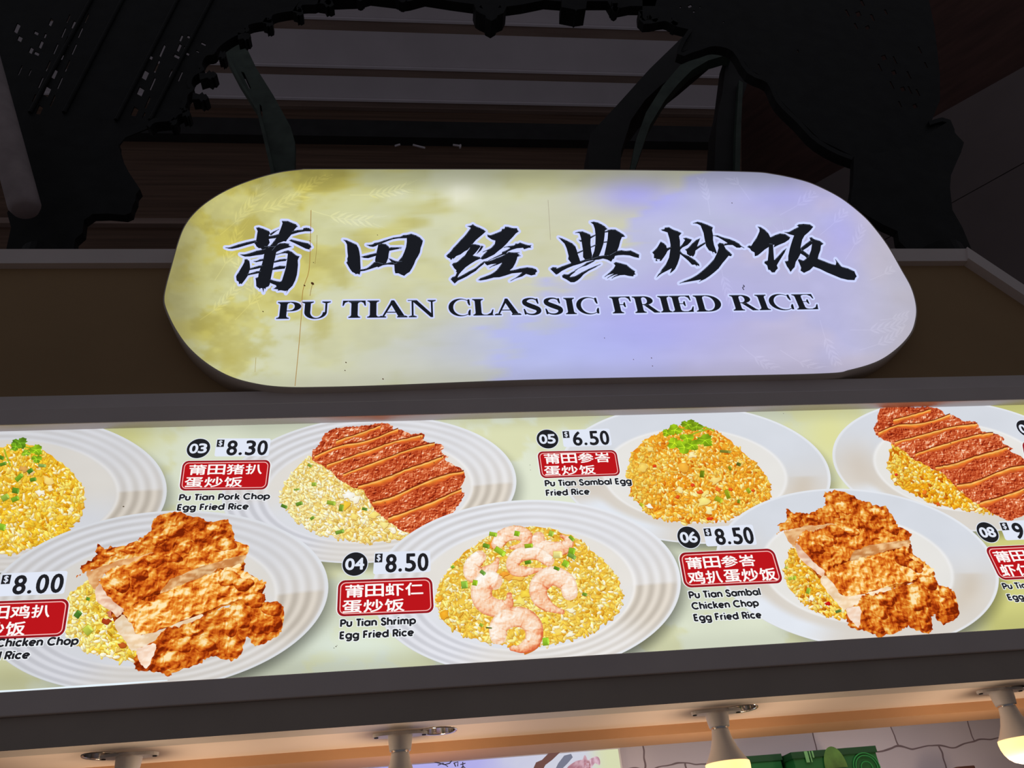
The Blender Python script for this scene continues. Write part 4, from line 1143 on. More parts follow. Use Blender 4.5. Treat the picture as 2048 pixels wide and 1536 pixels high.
chop(d, Y1 - .0030, ident, 14)

# 05 sambal egg fried rice
d = plate(5, Y1, False, 'picture of orange sambal fried rice topped with coriander')
KS = (1240, 820, 5.12)
o5 = Z([(60, 680), (90, 540), (160, 400), (260, 310), (400, 230), (560, 180), (700, 150), (850, 170), (960, 210), (1100, 290), (1200, 370), (1300, 470), (1400, 560), (1480, 650), (1540, 760), (1550, 870), (1500, 940), (1420, 975), (1300, 1035), (1150, 1090), (950, 1140), (720, 1150), (680, 1160), (540, 1130), (430, 1110), (300, 1060), (210, 970), (120, 880), (90, 780)], *KS)
rice(d, o5, Y1 - .0004, ORG, 2300, 12, (11.5, 4.4), .55)
z5 = lambda x, y, *a: (KS[0] + x / KS[2], KS[1] + y / KS[2], *a)
bits(d, [z5(840, 655, 9, 15, .1, (110, 128, 10)), z5(1100, 860, 9, 20, -.35, (150, 160, 20)), z5(1010, 915, 17, 11, .5, (170, 176, 30)), z5(1315, 825, 8, 12, -.6, (160, 170, 30)), z5(1125, 595, 6, 10, -.5, (140, 140, 20)), z5(1215, 555, 9, 7, .4, (90, 100, 30)), z5(1215, 935, 6, 8, .2, (120, 140, 20)), z5(1075, 425, 22, 6, .1, (128, 128, 40)), z5(220, 970, 9, 7, .7, (190, 190, 40))], Y1 - .0030, seed=7)
flecks(d, [z5(870, 930, 15, (250, 226, 130)), z5(915, 1020, 11, (252, 232, 160)), z5(610, 815, 10, (252, 226, 150)), z5(970, 715, 11, (250, 214, 120)), z5(735, 465, 9, (255, 232, 170)), z5(310, 405, 8, (244, 214, 120)), z5(655, 580, 13, (244, 176, 60)), z5(235, 590, 11, (246, 206, 100)), z5(870, 850, 9, (252, 224, 130)), z5(300, 985, 8, (255, 250, 230)), z5(740, 770, 5, (226, 70, 30)), z5(590, 885, 5, (230, 84, 30)), z5(920, 1110, 6, (226, 60, 24)), z5(1360, 820, 4, (230, 80, 30)), z5(355, 575, 4, (226, 60, 24)), z5(820, 840, 6, (236, 90, 30)), z5(1000, 810, 8, (238, 110, 36)), z5(1130, 810, 6, (236, 90, 30))], Y1 - .0028, 'egg_piece', 6)
leaf(d, [z5(700, 150, 14, 1.2, (128, 164, 24)), z5(560, 205, 15, .4, (150, 186, 28)), z5(480, 235, 10, 2, (140, 174, 24)), z5(780, 170, 13, .2, (124, 158, 24)), z5(560, 340, 15, 2.2, (160, 196, 30)), z5(660, 380, 17, 1.7, (150, 190, 30)), z5(740, 360, 14, 1.1, (140, 180, 26)), z5(870, 310, 17, .9, (134, 172, 26)), z5(690, 290, 14, 1.5, (150, 188, 28))], Y1 - .0034, [[z5(640, 300), z5(760, 240), z5(900, 195)], [z5(780, 150), z5(880, 180), z5(965, 215)], [z5(620, 200), z5(720, 190), z5(860, 200)]])

# 07 pork chop with sambal rice
d = plate(7, Y1, False, 'picture of sliced pork chop on sambal fried rice')
K7 = (1640, 780, 5.02)
o7 = Z([(740, 530), (700, 640), (680, 720), (700, 830), (760, 930), (880, 1010), (1050, 1100), (1200, 1150), (1400, 1190), (1620, 1225), (1850, 1230), (1750, 1090), (1500, 950), (1300, 800), (1050, 620), (880, 560)], *K7)
rice(d, o7, Y1 - .0004, dict(ORG, base=[(200, 100, 10), (242, 174, 30), (250, 214, 90), (255, 240, 180)]), 800, 21, (9.5, 4.4), .7)
flecks(d, [(1640 + 765 / 5.02, 780 + 845 / 5.02, 4, (220, 60, 40)), (1700 + 90, 960, 6, (255, 240, 190)), (1812, 936, 4, (255, 250, 220)), (1850, 985, 6, (240, 120, 30)), (1876, 1008, 5, (220, 90, 30)), (1930, 1000, 5, (252, 220, 120)), (1960, 1018, 6, (254, 236, 180))], Y1 - .0018, 'egg_piece', 8)
T7 = affine([(623, 920), (785, 848), (888, 893), (927, 942), (823, 1066), (723, 976), (897, 914)], [(1762, 873), (1893, 812), (2010, 878), (2062, 928), (2035, 1037), (1851, 942), (2022, 900)])
chop(d, Y1 - .0030, T7, 15)

# 02 chicken chop
d = plate(2, Y2, True, 'picture of fried chicken chop on egg fried rice at the left')
o2 = Z([(60, 700), (90, 660), (120, 640), (200, 580), (300, 600), (380, 760), (480, 850), (560, 1050), (620, 1160), (560, 1185), (430, 1170), (280, 1130), (150, 1080), (60, 1000), (30, 900), (40, 780)], *K)
rice(d, o2, Y2 - .0004, dict(PALE, base=[(206, 150, 30), (240, 206, 66), (250, 234, 130), (255, 250, 216)]), 560, 31, (13, 5.4), .75)
z2 = lambda x, y, *a: (K[0] + x / K[2], K[1] + y / K[2], *a)
bits(d, [z2(135, 830, 15, 13, -.9, (72, 124, 34)), z2(210, 950, 18, 20, -.7, (190, 200, 70)), z2(212, 712, 8, 7, .3, (90, 140, 40))], Y2 - .0016, seed=9)
flecks(d, [z2(355, 880, 9, (170, 60, 24)), z2(390, 820, 10, (204, 120, 90)), z2(470, 1060, 8, (190, 90, 30)), z2(440, 1100, 8, (230, 190, 90))], Y2 - .0018, 'crumb', 9)
chicken(d, Y2 - .0022, ident, 51)

# 04 shrimp
d = plate(4, Y2, True, 'picture of egg fried rice topped with seven shrimp')
K4 = (800, 1000, 3.657)
o4 = Z([(265, 700), (300, 590), (380, 490), (440, 410), (560, 320), (680, 250), (780, 205), (920, 190), (1100, 210), (1250, 260), (1370, 340), (1470, 430), (1560, 520), (1600, 620), (1620, 700), (1610, 780), (1560, 860), (1450, 930), (1300, 1000), (1150, 1045), (1040, 1055), (850, 1060), (700, 1045), (560, 1020), (440, 970), (330, 890), (280, 800)], *K4)
rice(d, o4, Y2 - .0004, YEL, 2300, 41, (12.5, 5.0), .6)
z4 = lambda x, y, *a: (K4[0] + x / K4[2], K4[1] + y / K4[2], *a)
flecks(d, [z4(880, 740, 14, (250, 224, 110)), z4(920, 690, 12, (248, 210, 70)), z4(800, 560, 13, (248, 176, 70)), z4(760, 540, 10, (246, 160, 50)), z4(860, 570, 11, (250, 196, 80)), z4(1250, 810, 10, (255, 244, 210)), z4(1060, 880, 12, (250, 220, 80)), z4(1250, 980, 9, (255, 246, 214)), z4(330, 840, 12, (240, 170, 40)), z4(290, 720, 9, (242, 170, 40)), z4(680, 320, 12, (244, 150, 50)), z4(1270, 560, 9, (255, 240, 200))], Y2 - .0029, 'egg_piece', 11)
SH = [([(705, 330), (760, 262), (850, 240), (925, 270), (905, 330), (810, 350)], 74), ([(1015, 265), (1015, 320), (1090, 355), (1190, 350), (1235, 300), (1180, 262)], 76), ([(590, 410), (530, 470), (530, 540), (600, 545), (680, 500), (715, 430)], 84),
      ([(700, 600), (640, 585), (595, 660), (620, 750), (710, 790), (790, 760), (800, 690)], 108), ([(1095, 450), (1000, 390), (880, 400), (825, 460), (850, 515), (950, 520), (1040, 505)], 72), ([(1245, 690), (1215, 600), (1110, 555), (1020, 620), (1020, 710), (1090, 780), (1190, 820)], 100),
      ([(720, 1010), (720, 930), (790, 865), (900, 860), (975, 930), (970, 1030), (890, 1085), (815, 1085)], 104)]
PS = [np.array([z4(*q) for q in s[0]]) for s in SH]; WS = [s[1] / K4[2] for s in SH]
shrimp_shade(d, PS, WS, Y2 - .0027)
for k, (p, w_) in enumerate(zip(PS, WS)):
    shrimp(d, p, w_, Y2 - .0032 - .00005 * k, 60 + k)
bits(d, [z4(680, 250, 16, 9, .2, (150, 190, 40)), z4(855, 245, 11, 11, .2, (140, 186, 30)), z4(940, 335, 17, 9, -.1, (150, 180, 30)), z4(630, 335, 14, 9, .3, (104, 150, 30)), z4(730, 375, 24, 12, .6, (160, 200, 40)), z4(1105, 245, 10, 12, .3, (160, 190, 60)), z4(1255, 375, 13, 15, .2, (130, 180, 30)), z4(1255, 410, 18, 9, .5, (120, 160, 60)), z4(1210, 465, 13, 14, .5, (150, 196, 40)), z4(1145, 500, 12, 7, .4, (90, 140, 20)), z4(470, 620, 13, 16, -.1, (140, 190, 60)), z4(548, 605, 10, 12, .2, (150, 190, 30)), z4(605, 530, 12, 8, .7, (110, 160, 60)), z4(935, 455, 13, 8, -.2, (90, 140, 20)), z4(1065, 1035, 13, 17, -.1, (150, 200, 40)), z4(1350, 690, 10, 7, .3, (110, 150, 40)), z4(1255, 280, 13, 7, .8, (130, 170, 30)), z4(385, 490, 7, 6, -.5, (130, 180, 40)), z4(1150, 400, 18, 16, 0, (236, 226, 140)), z4(595, 915, 8, 7, .5, (160, 180, 50)), z4(650, 935, 12, 3, .1, (80, 100, 30))], Y2 - .0040, seed=12)

# 06 sambal chicken chop
d = plate(6, Y2, False, 'picture of fried chicken chop on sambal fried rice')
K6 = (1440, 960, 3.657)
o6 = Z([(520, 500), (490, 570), (470, 640), (490, 740), (540, 830), (620, 900), (720, 970), (860, 1015), (960, 1010), (1040, 1010), (1000, 900), (850, 700), (740, 600), (620, 520)], *K6)
rice(d, o6, Y2 - .0004, dict(ORG, base=[(200, 112, 16), (242, 182, 44), (250, 218, 104), (255, 242, 190)]), 620, 61, (11.5, 4.8), .75)
z6 = lambda x, y, *a: (K6[0] + x / K6[2], K6[1] + y / K6[2], *a)
bits(d, [z6(645, 810, 8, 13, .3, (150, 180, 50)), z6(545, 715, 6, 9, .3, (170, 196, 50)), z6(515, 720, 9, 7, -.3, (180, 196, 60)), z6(485, 640, 7, 5, .3, (190, 200, 80)), z6(865, 960, 12, 6, -.3, (90, 120, 50))], Y2 - .0016, seed=14)
flecks(d, [z6(785, 905, 6, (200, 24, 20)), z6(665, 870, 6, (255, 246, 220)), z6(720, 780, 6, (250, 216, 120)), z6(985, 1040, 8, (236, 160, 50))], Y2 - .0018, 'chilli_piece', 15)
T6 = affine([(197, 1091), (153, 1155), (346, 1024), (530, 1166), (565, 1225), (338, 1350), (497, 1090), (468, 1050)], [(1570, 1028), (1556, 1057), (1680, 994), (1868, 1112), (1911, 1222), (1757, 1274), (1818, 1050), (1783, 1024)])
chicken(d, Y2 - .0022, T6, 77)

# ---------------------------------------------------------------- captions
C_W, C_K, C_RED = lin((226, 232, 246)), lin((34, 34, 38)), lin((188, 22, 28))


def G(ch):                                # round geometric letters drawn as strokes: (strokes, advance)
    xh = .72; r = .36; A = lambda cx, cy, rx, ry, a0, a1, n=14: arc(cx, cy, rx, ry, a0, a1, n)
    o = A(.40, r, .32, .30, 0, 360, 22)
    L = lambda *p: np.array(p, float)
    D = {
     'a': ([o, L((.72, 0), (.72, xh))], .84), 'b': ([o + (.02, 0), L((.10, 0), (.10, 1.04))], .84), 'd': ([o, L((.72, 0), (.72, 1.04))], .84),
     'p': ([o + (.02, 0), L((.10, -.28), (.10, xh))], .84), 'o': ([o], .80), 'c': ([A(.40, r, .32, .30, 42, 318)], .72),
     'e': ([A(.40, r, .32, .30, 0, 312), L((.10, r), (.72, r))], .80), 'g': ([o, np.concatenate([[(.72, xh)], A(.42, -.05, .30, .20, 0, -150)])], .84),
     'u': ([np.concatenate([[(.10, xh)], A(.36, .28, .26, .22, 180, 360), [(.62, xh)]])], .74), 'n': ([L((.10, 0), (.10, xh)), np.concatenate([A(.36, .42, .26, .24, 180, 0), [(.62, 0)]])], .74),
     'h': ([L((.10, 0), (.10, 1.04)), np.concatenate([A(.36, .42, .26, .24, 180, 0), [(.62, 0)]])], .74), 'r': ([L((.10, 0), (.10, xh)), A(.36, .40, .26, .26, 180, 80)], .48),
     'm': ([L((.10, 0), (.10, xh)), np.concatenate([A(.33, .44, .23, .22, 180, 0), [(.56, 0)]]), np.concatenate([A(.79, .44, .23, .22, 180, 0), [(1.02, 0)]])], 1.14),
     'i': ([L((.10, 0), (.10, xh)), L((.10, .86), (.10, 1.02))], .24), 'l': ([L((.10, 0), (.10, 1.04))], .24), 'k': ([L((.10, 0), (.10, 1.04)), L((.56, xh), (.14, .32)), L((.26, .42), (.62, 0))], .66),
     'P': ([L((.12, 0), (.12, 1.0)), np.concatenate([[(.12, .93)], A(.40, .68, .27, .25, 90, -90), [(.12, .43)]])], .74), 'T': ([L((.0, .93), (.62, .93)), L((.31, 0), (.31, .98))], .62),
     'E': ([L((.12, 0), (.12, 1.0)), L((.12, .93), (.58, .93)), L((.12, .50), (.54, .50)), L((.12, .07), (.58, .07))], .68), 'F': ([L((.12, 0), (.12, 1.0)), L((.12, .93), (.58, .93)), L((.12, .48), (.53, .48))], .64),
     'R': ([L((.12, 0), (.12, 1.0)), np.concatenate([[(.12, .93)], A(.40, .69, .26, .24, 90, -90), [(.12, .45)]]), L((.40, .45), (.66, 0))], .76), 'C': ([A(.54, .5, .46, .44, 42, 318, 24)], 1.0),
     'S': ([smooth([(.56, .78), (.44, .93), (.22, .93), (.10, .76), (.22, .58), (.46, .46), (.60, .27), (.48, .07), (.22, .07), (.06, .26)], 4, False)], .70), ' ': ([], .34)}
    return D[ch]


def line_of_text(ink, s, p0, p1, cap, th=.265):
    strokes, x = [], 0
    for ch in s:
        st_, adv = G(ch); strokes += [q + np.array([x, 0]) for q in st_]; x += adv + .09
    x -= .09
    A0 = on_y(*p0, YT); A1 = on_y(*p1, YT); mid = ((p0[0] + p1[0]) / 2, (p0[1] + p1[1]) / 2)
    hgt = on_y(mid[0], mid[1] - cap, YT)[2] - on_y(*mid, YT)[2]
    def mp(q):
        q = np.asarray(q, float)
        X = A0[0] + (A1[0] - A0[0]) * q[:, 0] / x; Zz = A0[2] + (A1[2] - A0[2]) * q[:, 0] / x + hgt * q[:, 1]
        return np.stack(to_px(np.stack([X, np.full(len(q), YT), Zz], 1)), 1)
    for q in strokes:
        closed = np.allclose(q[0], q[-1])
        for w_, col, h in ((th + .19, lin((242, 246, 250)), 0.0), (th, C_K, .0006)):
            t = np.gradient(q, axis=0)
            if closed: t[0] = t[-1] = (q[1] - q[-2])
            t /= np.linalg.norm(t, axis=1)[:, None] + 1e-9; n_ = np.stack([-t[:, 1], t[:, 0]], 1) * w_ / 2
            e = (w_ - th) / 2; qq = q.copy()
            if not closed: qq[0] -= t[0] * e; qq[-1] += t[-1] * e
            P = np.concatenate([mp(qq + n_), mp(qq - n_)]); m = len(q)
            ink.raw(P, [[i, i + 1, i + 1 + m, i + m] for i in range(m - 1)], col, h)


def price_label(num, badge, bh, price, card, tagq, rows, lines, asp):
    root = None
    if card:
        ink = Ink(YT); ink.poly(round_quad(card, .10, 5, 2.4), C_W); root = child(ink.build('price_card', None), menu)
        ink = Ink(YT - .0006); ink.poly(inset(np.array(card), 0, 0)[[0, 1, 2, 3]] * 0 + quad(np.array(card, float), np.array([.015, .15, .15, .015]), np.array([.07, .07, .47, .47])), C_K)
        put_text(ink, '$', card, C_W, .05, .115, .11, .43, .02, .0004)
        sub(ink, 'dollar_mark', root)
        ink = Ink(YT - .0006)
        for ch, (u0, u1) in zip(price, ((.22, .395), (.44, .50), (.565, .735), (.785, .955))):
            put_text(ink, ch, card, C_K, u0, u1, (.78 if ch == '.' else .13), .93, .04)
        sub(ink, 'price_digits', root)
    if badge:
        c0 = on_y(*badge, YT); r_ = abs(on_y(badge[0], badge[1] - bh / 2, YT)[2] - c0[2])
        def circ(s, nn=40):
            a = np.linspace(0, 2 * np.pi, nn, endpoint=False)
            return np.stack(to_px(np.stack([c0[0] + r_ * s * np.cos(a), np.full(nn, YT), c0[2] + r_ * s * np.sin(a)], 1)), 1)
        ink = Ink(YT); ink.poly(circ(1.06), C_W); ink.poly(circ(1.0), C_K, .0003)
        b = child(ink.build('number_badge', None), menu)
        ink = Ink(YT - .0006)
        for k, ch in enumerate(num):
            x0 = -.74 + .76 * k
            q = np.stack(to_px(np.array([(c0[0] + r_ * u, YT, c0[2] + r_ * v) for u, v in ((x0, .47), (x0 + .68, .47), (x0 + .68, -.47), (x0, -.47))])), 1)
            put_text(ink, ch, q, C_W, bold=.05)
        sub(ink, 'badge_number', b)
    if tagq:
        q = np.array(tagq, float)
        ink = Ink(YT)
        ctr = q.mean(0)
        ink.poly(round_quad(ctr + (q - ctr) * 1.025 + 0, .22, 6, asp), lin((238, 240, 240)))
        ink.poly(round_quad(q, .20, 6, asp), lin((150, 22, 30)), .0003)
        ink.poly(round_quad(inset(q, .035 / asp * 1.8, .06), .17, 6, asp), lin((250, 190, 186)), .0005)
        ink.poly(round_quad(inset(q, .05 / asp * 1.8, .085), .15, 6, asp), C_RED, .0007)
        t = child(ink.build('name_tag', None), menu)
        ink = Ink(YT - .0012)
        for body, u0, u1, v0, v1 in rows:
            m = len(body); pitch = (u1 - u0) / (m - .12)
            for k, ch in enumerate(body):
                ww = .90 if ch not in '仁扒' else .86
                put_text(ink, ch, q, lin((255, 250, 248)), u0 + k * pitch, u0 + k * pitch + pitch * ww, v0, v1, .028)
        if rows: sub(ink, 'dish_name', t)
    if lines:
        ink = Ink(YT - .0002)
        for s, p0, p1, cap in lines: line_of_text(ink, s, p0, p1, cap)
        child(ink.build('dish_caption', None), menu)


price_label('03', (397, 896.8), 38.5, '8.30', [(433.5, 876.9), (541.9, 876.7), (537, 912), (428.6, 913)], [(366, 921.8), (541.9, 919.8), (534.5, 979), (358, 981.4)],
            [('莆田猪扒', .085, .915, .14, .47), ('蛋炒饭', .055, .70, .56, .89)], [('Pu Tian Pork Chop', (357.3, 1000.9), (539.4, 998), 11.9), ('Egg Fried Rice', (353.4, 1021), (496.6, 1018.5), 12.2)], 3.0)
price_label('05', (1095, 878), 37.5, '6.50', [(1123, 860.3), (1218.7, 857), (1224, 891), (1127.3, 894)], [(1074.2, 903.2), (1232.4, 899.9), (1241.2, 951.1), (1082, 956.6)],
            [('莆田参峇', .08, .90, .10, .46), ('蛋炒饭', .055, .69, .56, .90)], [('Pu Tian Sambal Egg', (1090.2, 972.6), (1263.6, 967.7), 11.8), ('Fried Rice', (1092.3, 991.7), (1179.6, 988.6), 11.8)], 3.0)
price_label('04', (710, 1127.9), 46.5, '8.50', [(748.9, 1104.4), (860.2, 1101), (861.2, 1143.5), (746, 1148.8)], [(676.6, 1161), (864.1, 1154.2), (868, 1225.5), (673.7, 1233.3)],
            [('莆田虾仁', .08, .90, .14, .48), ('蛋炒饭', .055, .69, .57, .91)], [('Pu Tian Shrimp', (680, 1253.8), (831.9, 1247.6), 14.4), ('Egg Fried Rice', (679, 1278.2), (827.6, 1271.4), 14.4)], 2.7)
price_label('06', (1377.7, 1074.6), 43.5, '8.50', [(1404.5, 1054.7), (1505, 1048.8), (1514.2, 1089.5), (1413.2, 1092.8)], [(1356.6, 1105.5), (1547, 1096.7), (1567.5, 1166), (1369.3, 1175.8)],
            [('莆田参峇', .06, .77, .15, .47), ('鸡扒蛋炒饭', .055, .945, .55, .90)], [('Pu Tian Sambal', (1379, 1196.9), (1522.6, 1189.8), 13.6), ('Chicken Chop', (1385, 1218.8), (1518.7, 1212), 13.6), ('Egg Fried Rice', (1388.8, 1242.2), (1524, 1236), 13.6)], 2.8)
price_label('02', None, 0, '8.00', [(4, 1147), (136, 1141.5), (128, 1187.4), (-6, 1193)], [(-68, 1204.5), (139.6, 1197.2), (128, 1272.4), (-83, 1282)],
            [('莆田鸡扒', .05, .83, .14, .47), ('蛋炒饭', .03, .61, .56, .92)], [('Pu Tian', (-112, 1297.5), (-22, 1294.5), 15.5), ('Chicken Chop', (-9, 1293.7), (155.7, 1289), 15.5), ('Egg Fried', (-108, 1322.5), (0, 1319), 15.5), ('Rice', (7.8, 1318.7), (57.6, 1316.7), 15.5)], 2.7)
price_label('08', (1975.2, 1064.5), 41, '9.', [(1996.4, 1043), (2100, 1038), (2116, 1076), (2011.4, 1080.8)], [(1968.4, 1093.8), (2140, 1086), (2174, 1152), (2000.3, 1160.2)],
            [('莆田参峇', .065, .80, .15, .47), ('虾仁蛋炒饭', .06, .96, .55, .90)], [('Pu Tian Sambal', (2007.5, 1178.4), (2132, 1172.5), 12), ('Egg Fried Rice', (2017.5, 1200.5), (2140, 1195), 12)], 2.8)
price_label('07', (2053.5, 857.5), 35, None, None, [(2043.5, 882.5), (2200, 878), (2212, 926), (2052, 931)], [], [], 3.0)
# bare lit edge where the film has slipped above the rail
ink = Ink(Y_PR - .0118); ink.poly([(-120, 1386.5), (-120, 1398), (60, 1384), (200, 1373), (335, 1361.5), (335, 1359.5), (200, 1368), (60, 1378)], lin((232, 244, 252)))
child(ink.build('bare_film_edge', None), menu)
# grime on the film
st = Ink(YT)
for x, y, r in ((672, 1293, 1.6), (668, 1296, 1.2), (674, 1291, 1), (247, 1013, 2), (280, 1224, 1.5), (1060, 930, .9), (1061, 940, .8), (1310, 1035, 1.1), (1567, 827, .9)):
    a = np.linspace(0, 6.28, 8)[:-1]; st.raw(np.stack([x + r * np.cos(a), y + r * .6 * np.sin(a)], 1), [list(range(7))], lin((84, 70, 50)))
tag(child(st.build('speck', None), menu), kind='stuff')

# ================================================================== the stall front
def structure(o, name=None):
    tag(o, kind='structure'); return o


Y_BM = 1.583
Z_BEAM = zc(1430, Y_BM)
Ys = float(on_z(1484.7, 1409, Z_BEAM)[1])
structure(MB().box(XL, XR, Y_BM, Ys, Z_BEAM, Z_FB1 - .0005).build('trim_1', M['beam']))
# soffit behind the beam, with the holes for the recessed lights
P_ = lambda x, y: on_z(x, y, Z_BEAM)
y_hdr = float(P_(1350, 1448)[1])
LAMPS = [(259.7, 1508), (800.4, 1465.7), (1431.7, 1421), (1999, 1378.5)]
DOWN = [(205, 1511), (877, 1461), (1481, 1416.5), (2030, 1372.5)]
holes = []
dl = []
R_DL = .034
for x, y in DOWN:
    q = P_(x, y); q[1] = max(q[1], Ys + .040); dl.append(q)
circ = lambda q, r, n=36: [(q[0] + r * math.cos(2 * math.pi * k / n), q[1] + r * math.sin(2 * math.pi * k / n)) for k in range(n)]
structure(MB().prism([[(XL, Ys), (XR, Ys), (XR, y_hdr), (XL, y_hdr)]] + [circ(q, R_DL) for q in dl], lambda u, v, d: (u, v, d), Z_BEAM, Z_BEAM + .012).build('ceiling', M['soffit']))
structure(MB().box(XL, XR, Y_PR + .05, y_hdr + .3, Z_BEAM + .09, Z_BEAM + .11).build('trim_2', M['soffit']))
Z_HDR = float(on_y(1350, 1468, y_hdr)[2])
y_hdr2 = float(on_z(1350, 1487, Z_HDR)[1])
structure(MB().box(XL, XR, y_hdr, y_hdr2, Z_HDR, Z_BEAM + .09).build('trim_3', M['header']))
# inside of the stall
Y_WALL = y_hdr2 + .45
structure(MB().box(XL - .3, XR + .3, Y_WALL, Y_WALL + .1, 0, Z_BEAM + .5).build('wall_back', M['wallprint']))
structure(MB().box(-6, 8, -3, 9, -.06, 0).build('floor', M['floor']))

# parapet above the menu box
Z_R1 = zc(772, 1.612)
parapet = [(-260, 790), (-260, 500)]
Z_PT0 = float(on_y(170, 526, 1.63)[2]); Z_PT1 = float(on_y(170, 498, 1.63)[2])
cx0 = float(on_y(1926, 512, 1.63)[0]); c_a = on_y(1928, 503.5, 1.63); c_b = on_y(2048, 582, 1.63); c_c = on_y(2048, 610, 1.63)
sl = (c_b[2] - c_a[2]) / (c_b[0] - c_a[0])
xe = c_a[0] + .55; ze = c_a[2] + sl * .55
wd = float(c_b[2] - c_c[2])
structure(MB().prism([[(XL, Z_R1 - .02), (xe, Z_R1 - .02), (xe, ze), (c_a[0], Z_PT1 - .01), (XL, Z_PT1 - .01)]], lambda u, v, d: (u, d, v), Y_BOARD + .002, Y_BOARD + .05).build('wall_front', M['parapet']))
structure(MB().prism([[(XL, Z_PT0), (c_a[0] - .006, Z_PT0), (c_a[0] + .012, Z_PT1), (XL, Z_PT1)]], lambda u, v, d: (u, d, v), 1.63, Y_BOARD + .055).build('trim_4', M['frame']))
structure(MB().prism([[(c_a[0] - .006, Z_PT0 + .004), (c_a[0] + .012, Z_PT1), (xe, ze), (xe, ze - wd)]], lambda u, v, d: (u, d, v), 1.622, Y_BOARD + .055).build('trim_5', M['frame']))
structure(MB().box(XL, XR, 1.612, Y_BOARD + .06, Z_FT - .02, Z_R1).build('trim_6', M['frame']))

# ================================================================== lamps under the soffit
GLOW = bpy.data.materials.new('lit bulb dome'); GLOW.use_nodes = True
_b = GLOW.node_tree.nodes['Principled BSDF']
_b.inputs['Emission Color'].default_value = (1.0, .58, .20, 1); _b.inputs['Emission Strength'].default_value = 1.75
_b.inputs['Base Color'].default_value = (.9, .85, .75, 1)
LABELS = ['white lamp holder under the soffit below the chicken chop picture, leftmost of the four',
          'white lamp holder and bulb hanging below the shrimp rice picture',
          'white lit bulb hanging under the soffit in front of the green cartons',
          'white lit bulb at the right end of the soffit, half cut by the picture edge']
for k, (x, y) in enumerate(LAMPS):
    q = P_(x, y); q[1] = max(q[1], Ys + .03)
    lamp = empty('hanging_bulb', (q[0], q[1], Z_BEAM))
    tag(lamp, LABELS[k], 'light bulb', 'bulbs under the soffit')
    mb = MB()
    a = np.linspace(0, 2 * np.pi, 48, endpoint=False)
    rr = .028 + .026 * np.abs(np.cos(a)) ** 5
    mb.prism([[(r_ * math.cos(t), r_ * .8 * math.sin(t)) for r_, t in zip(rr, a)]], lambda u, v, d: (u, v, d), -.006, 0)
    o = mb.build('mounting_plate', M['socket'], lamp); bevel(o, .002)
    for s in (-1, 1):
        MB().lathe([(.0042, -.0075), (.0042, -.0058)], (s * .047, 0, 0), 14).build('screw', M['black'], lamp)
    MB().lathe([(.0242, -.005), (.0238, -.010), (.0228, -.021), (.0212, -.031), (.0206, -.033)], n=40).build('socket', M['socket'], lamp, True)
    MB().lathe([(.0150, -.031), (.0180, -.0335), (.0155, -.035), (.0180, -.0365), (.0150, -.038)], n=32).build('screw_cap', M['chrome'], lamp, True)
    MB().lathe([(.0172, -.0365), (.0178, -.040), (.0205, -.054), (.0270, -.072), (.0355, -.088), (.0428, -.0985), (.0440, -.1005)], n=48).build('bulb_body', M['socket'], lamp, True)
    MB().lathe([(0.0442, -0.1002), (0.0448, -0.1060), (0.0440, -0.1160), (0.0410, -0.1260), (0.0355, -0.1350), (0.0270, -0.1420), (0.0150, -0.1465), (0.0040, -0.1478)], n=48).build('bulb_dome', GLOW, lamp, True)
    ld = bpy.data.lights.new('bulb light', 'POINT'); ld.energy = 2.3; ld.color = (1.0, .76, .54); ld.shadow_soft_size = .04
    lo_ = bpy.data.objects.new('bulb_light', ld); COL.objects.link(lo_); lo_.parent = lamp; lo_.location = (0, 0, -.21)
DLAB = ['chrome recessed downlight at the far left of the soffit', 'chrome recessed downlight right of the holder under the shrimp picture', 'chrome recessed downlight behind the bulb by the green cartons', 'chrome recessed downlight at the right end of the soffit']
for q, lab in zip(dl, DLAB):
    t = empty('downlight', (q[0], q[1], Z_BEAM)); tag(t, lab, 'downlight', 'recessed downlights')
    MB().lathe([(R_DL - .001, .010), (R_DL - .001, -.001), (R_DL + .003, -.0022), (R_DL + .004, .0)], n=40, caps=False).build('trim_ring', M['chrome'], t, True)
    MB().lathe([(R_DL - .001, .0), (R_DL - .003, .03), (R_DL - .010, .055), (.008, .066)], n=40, caps=False).build('reflector', M['chrome'], t, True)
    MB().lathe([(.009, .055), (.010, .064), (.004, .068)], n=20).build('lens', M['socket'], t, True)

# unseen area light added inside the stall to brighten the brick wall
ia = bpy.data.lights.new('added wall fill', 'AREA'); ia.shape = 'RECTANGLE'; ia.size = 1.2; ia.size_y = .12; ia.energy = 1.5; ia.color = (1.0, .93, .95)
io = bpy.data.objects.new('wall_fill_light', ia); COL.objects.link(io); io.location = (.9, y_hdr2 + .12, Z_BEAM + .08); io.rotation_euler = (math.radians(12), 0, 0)

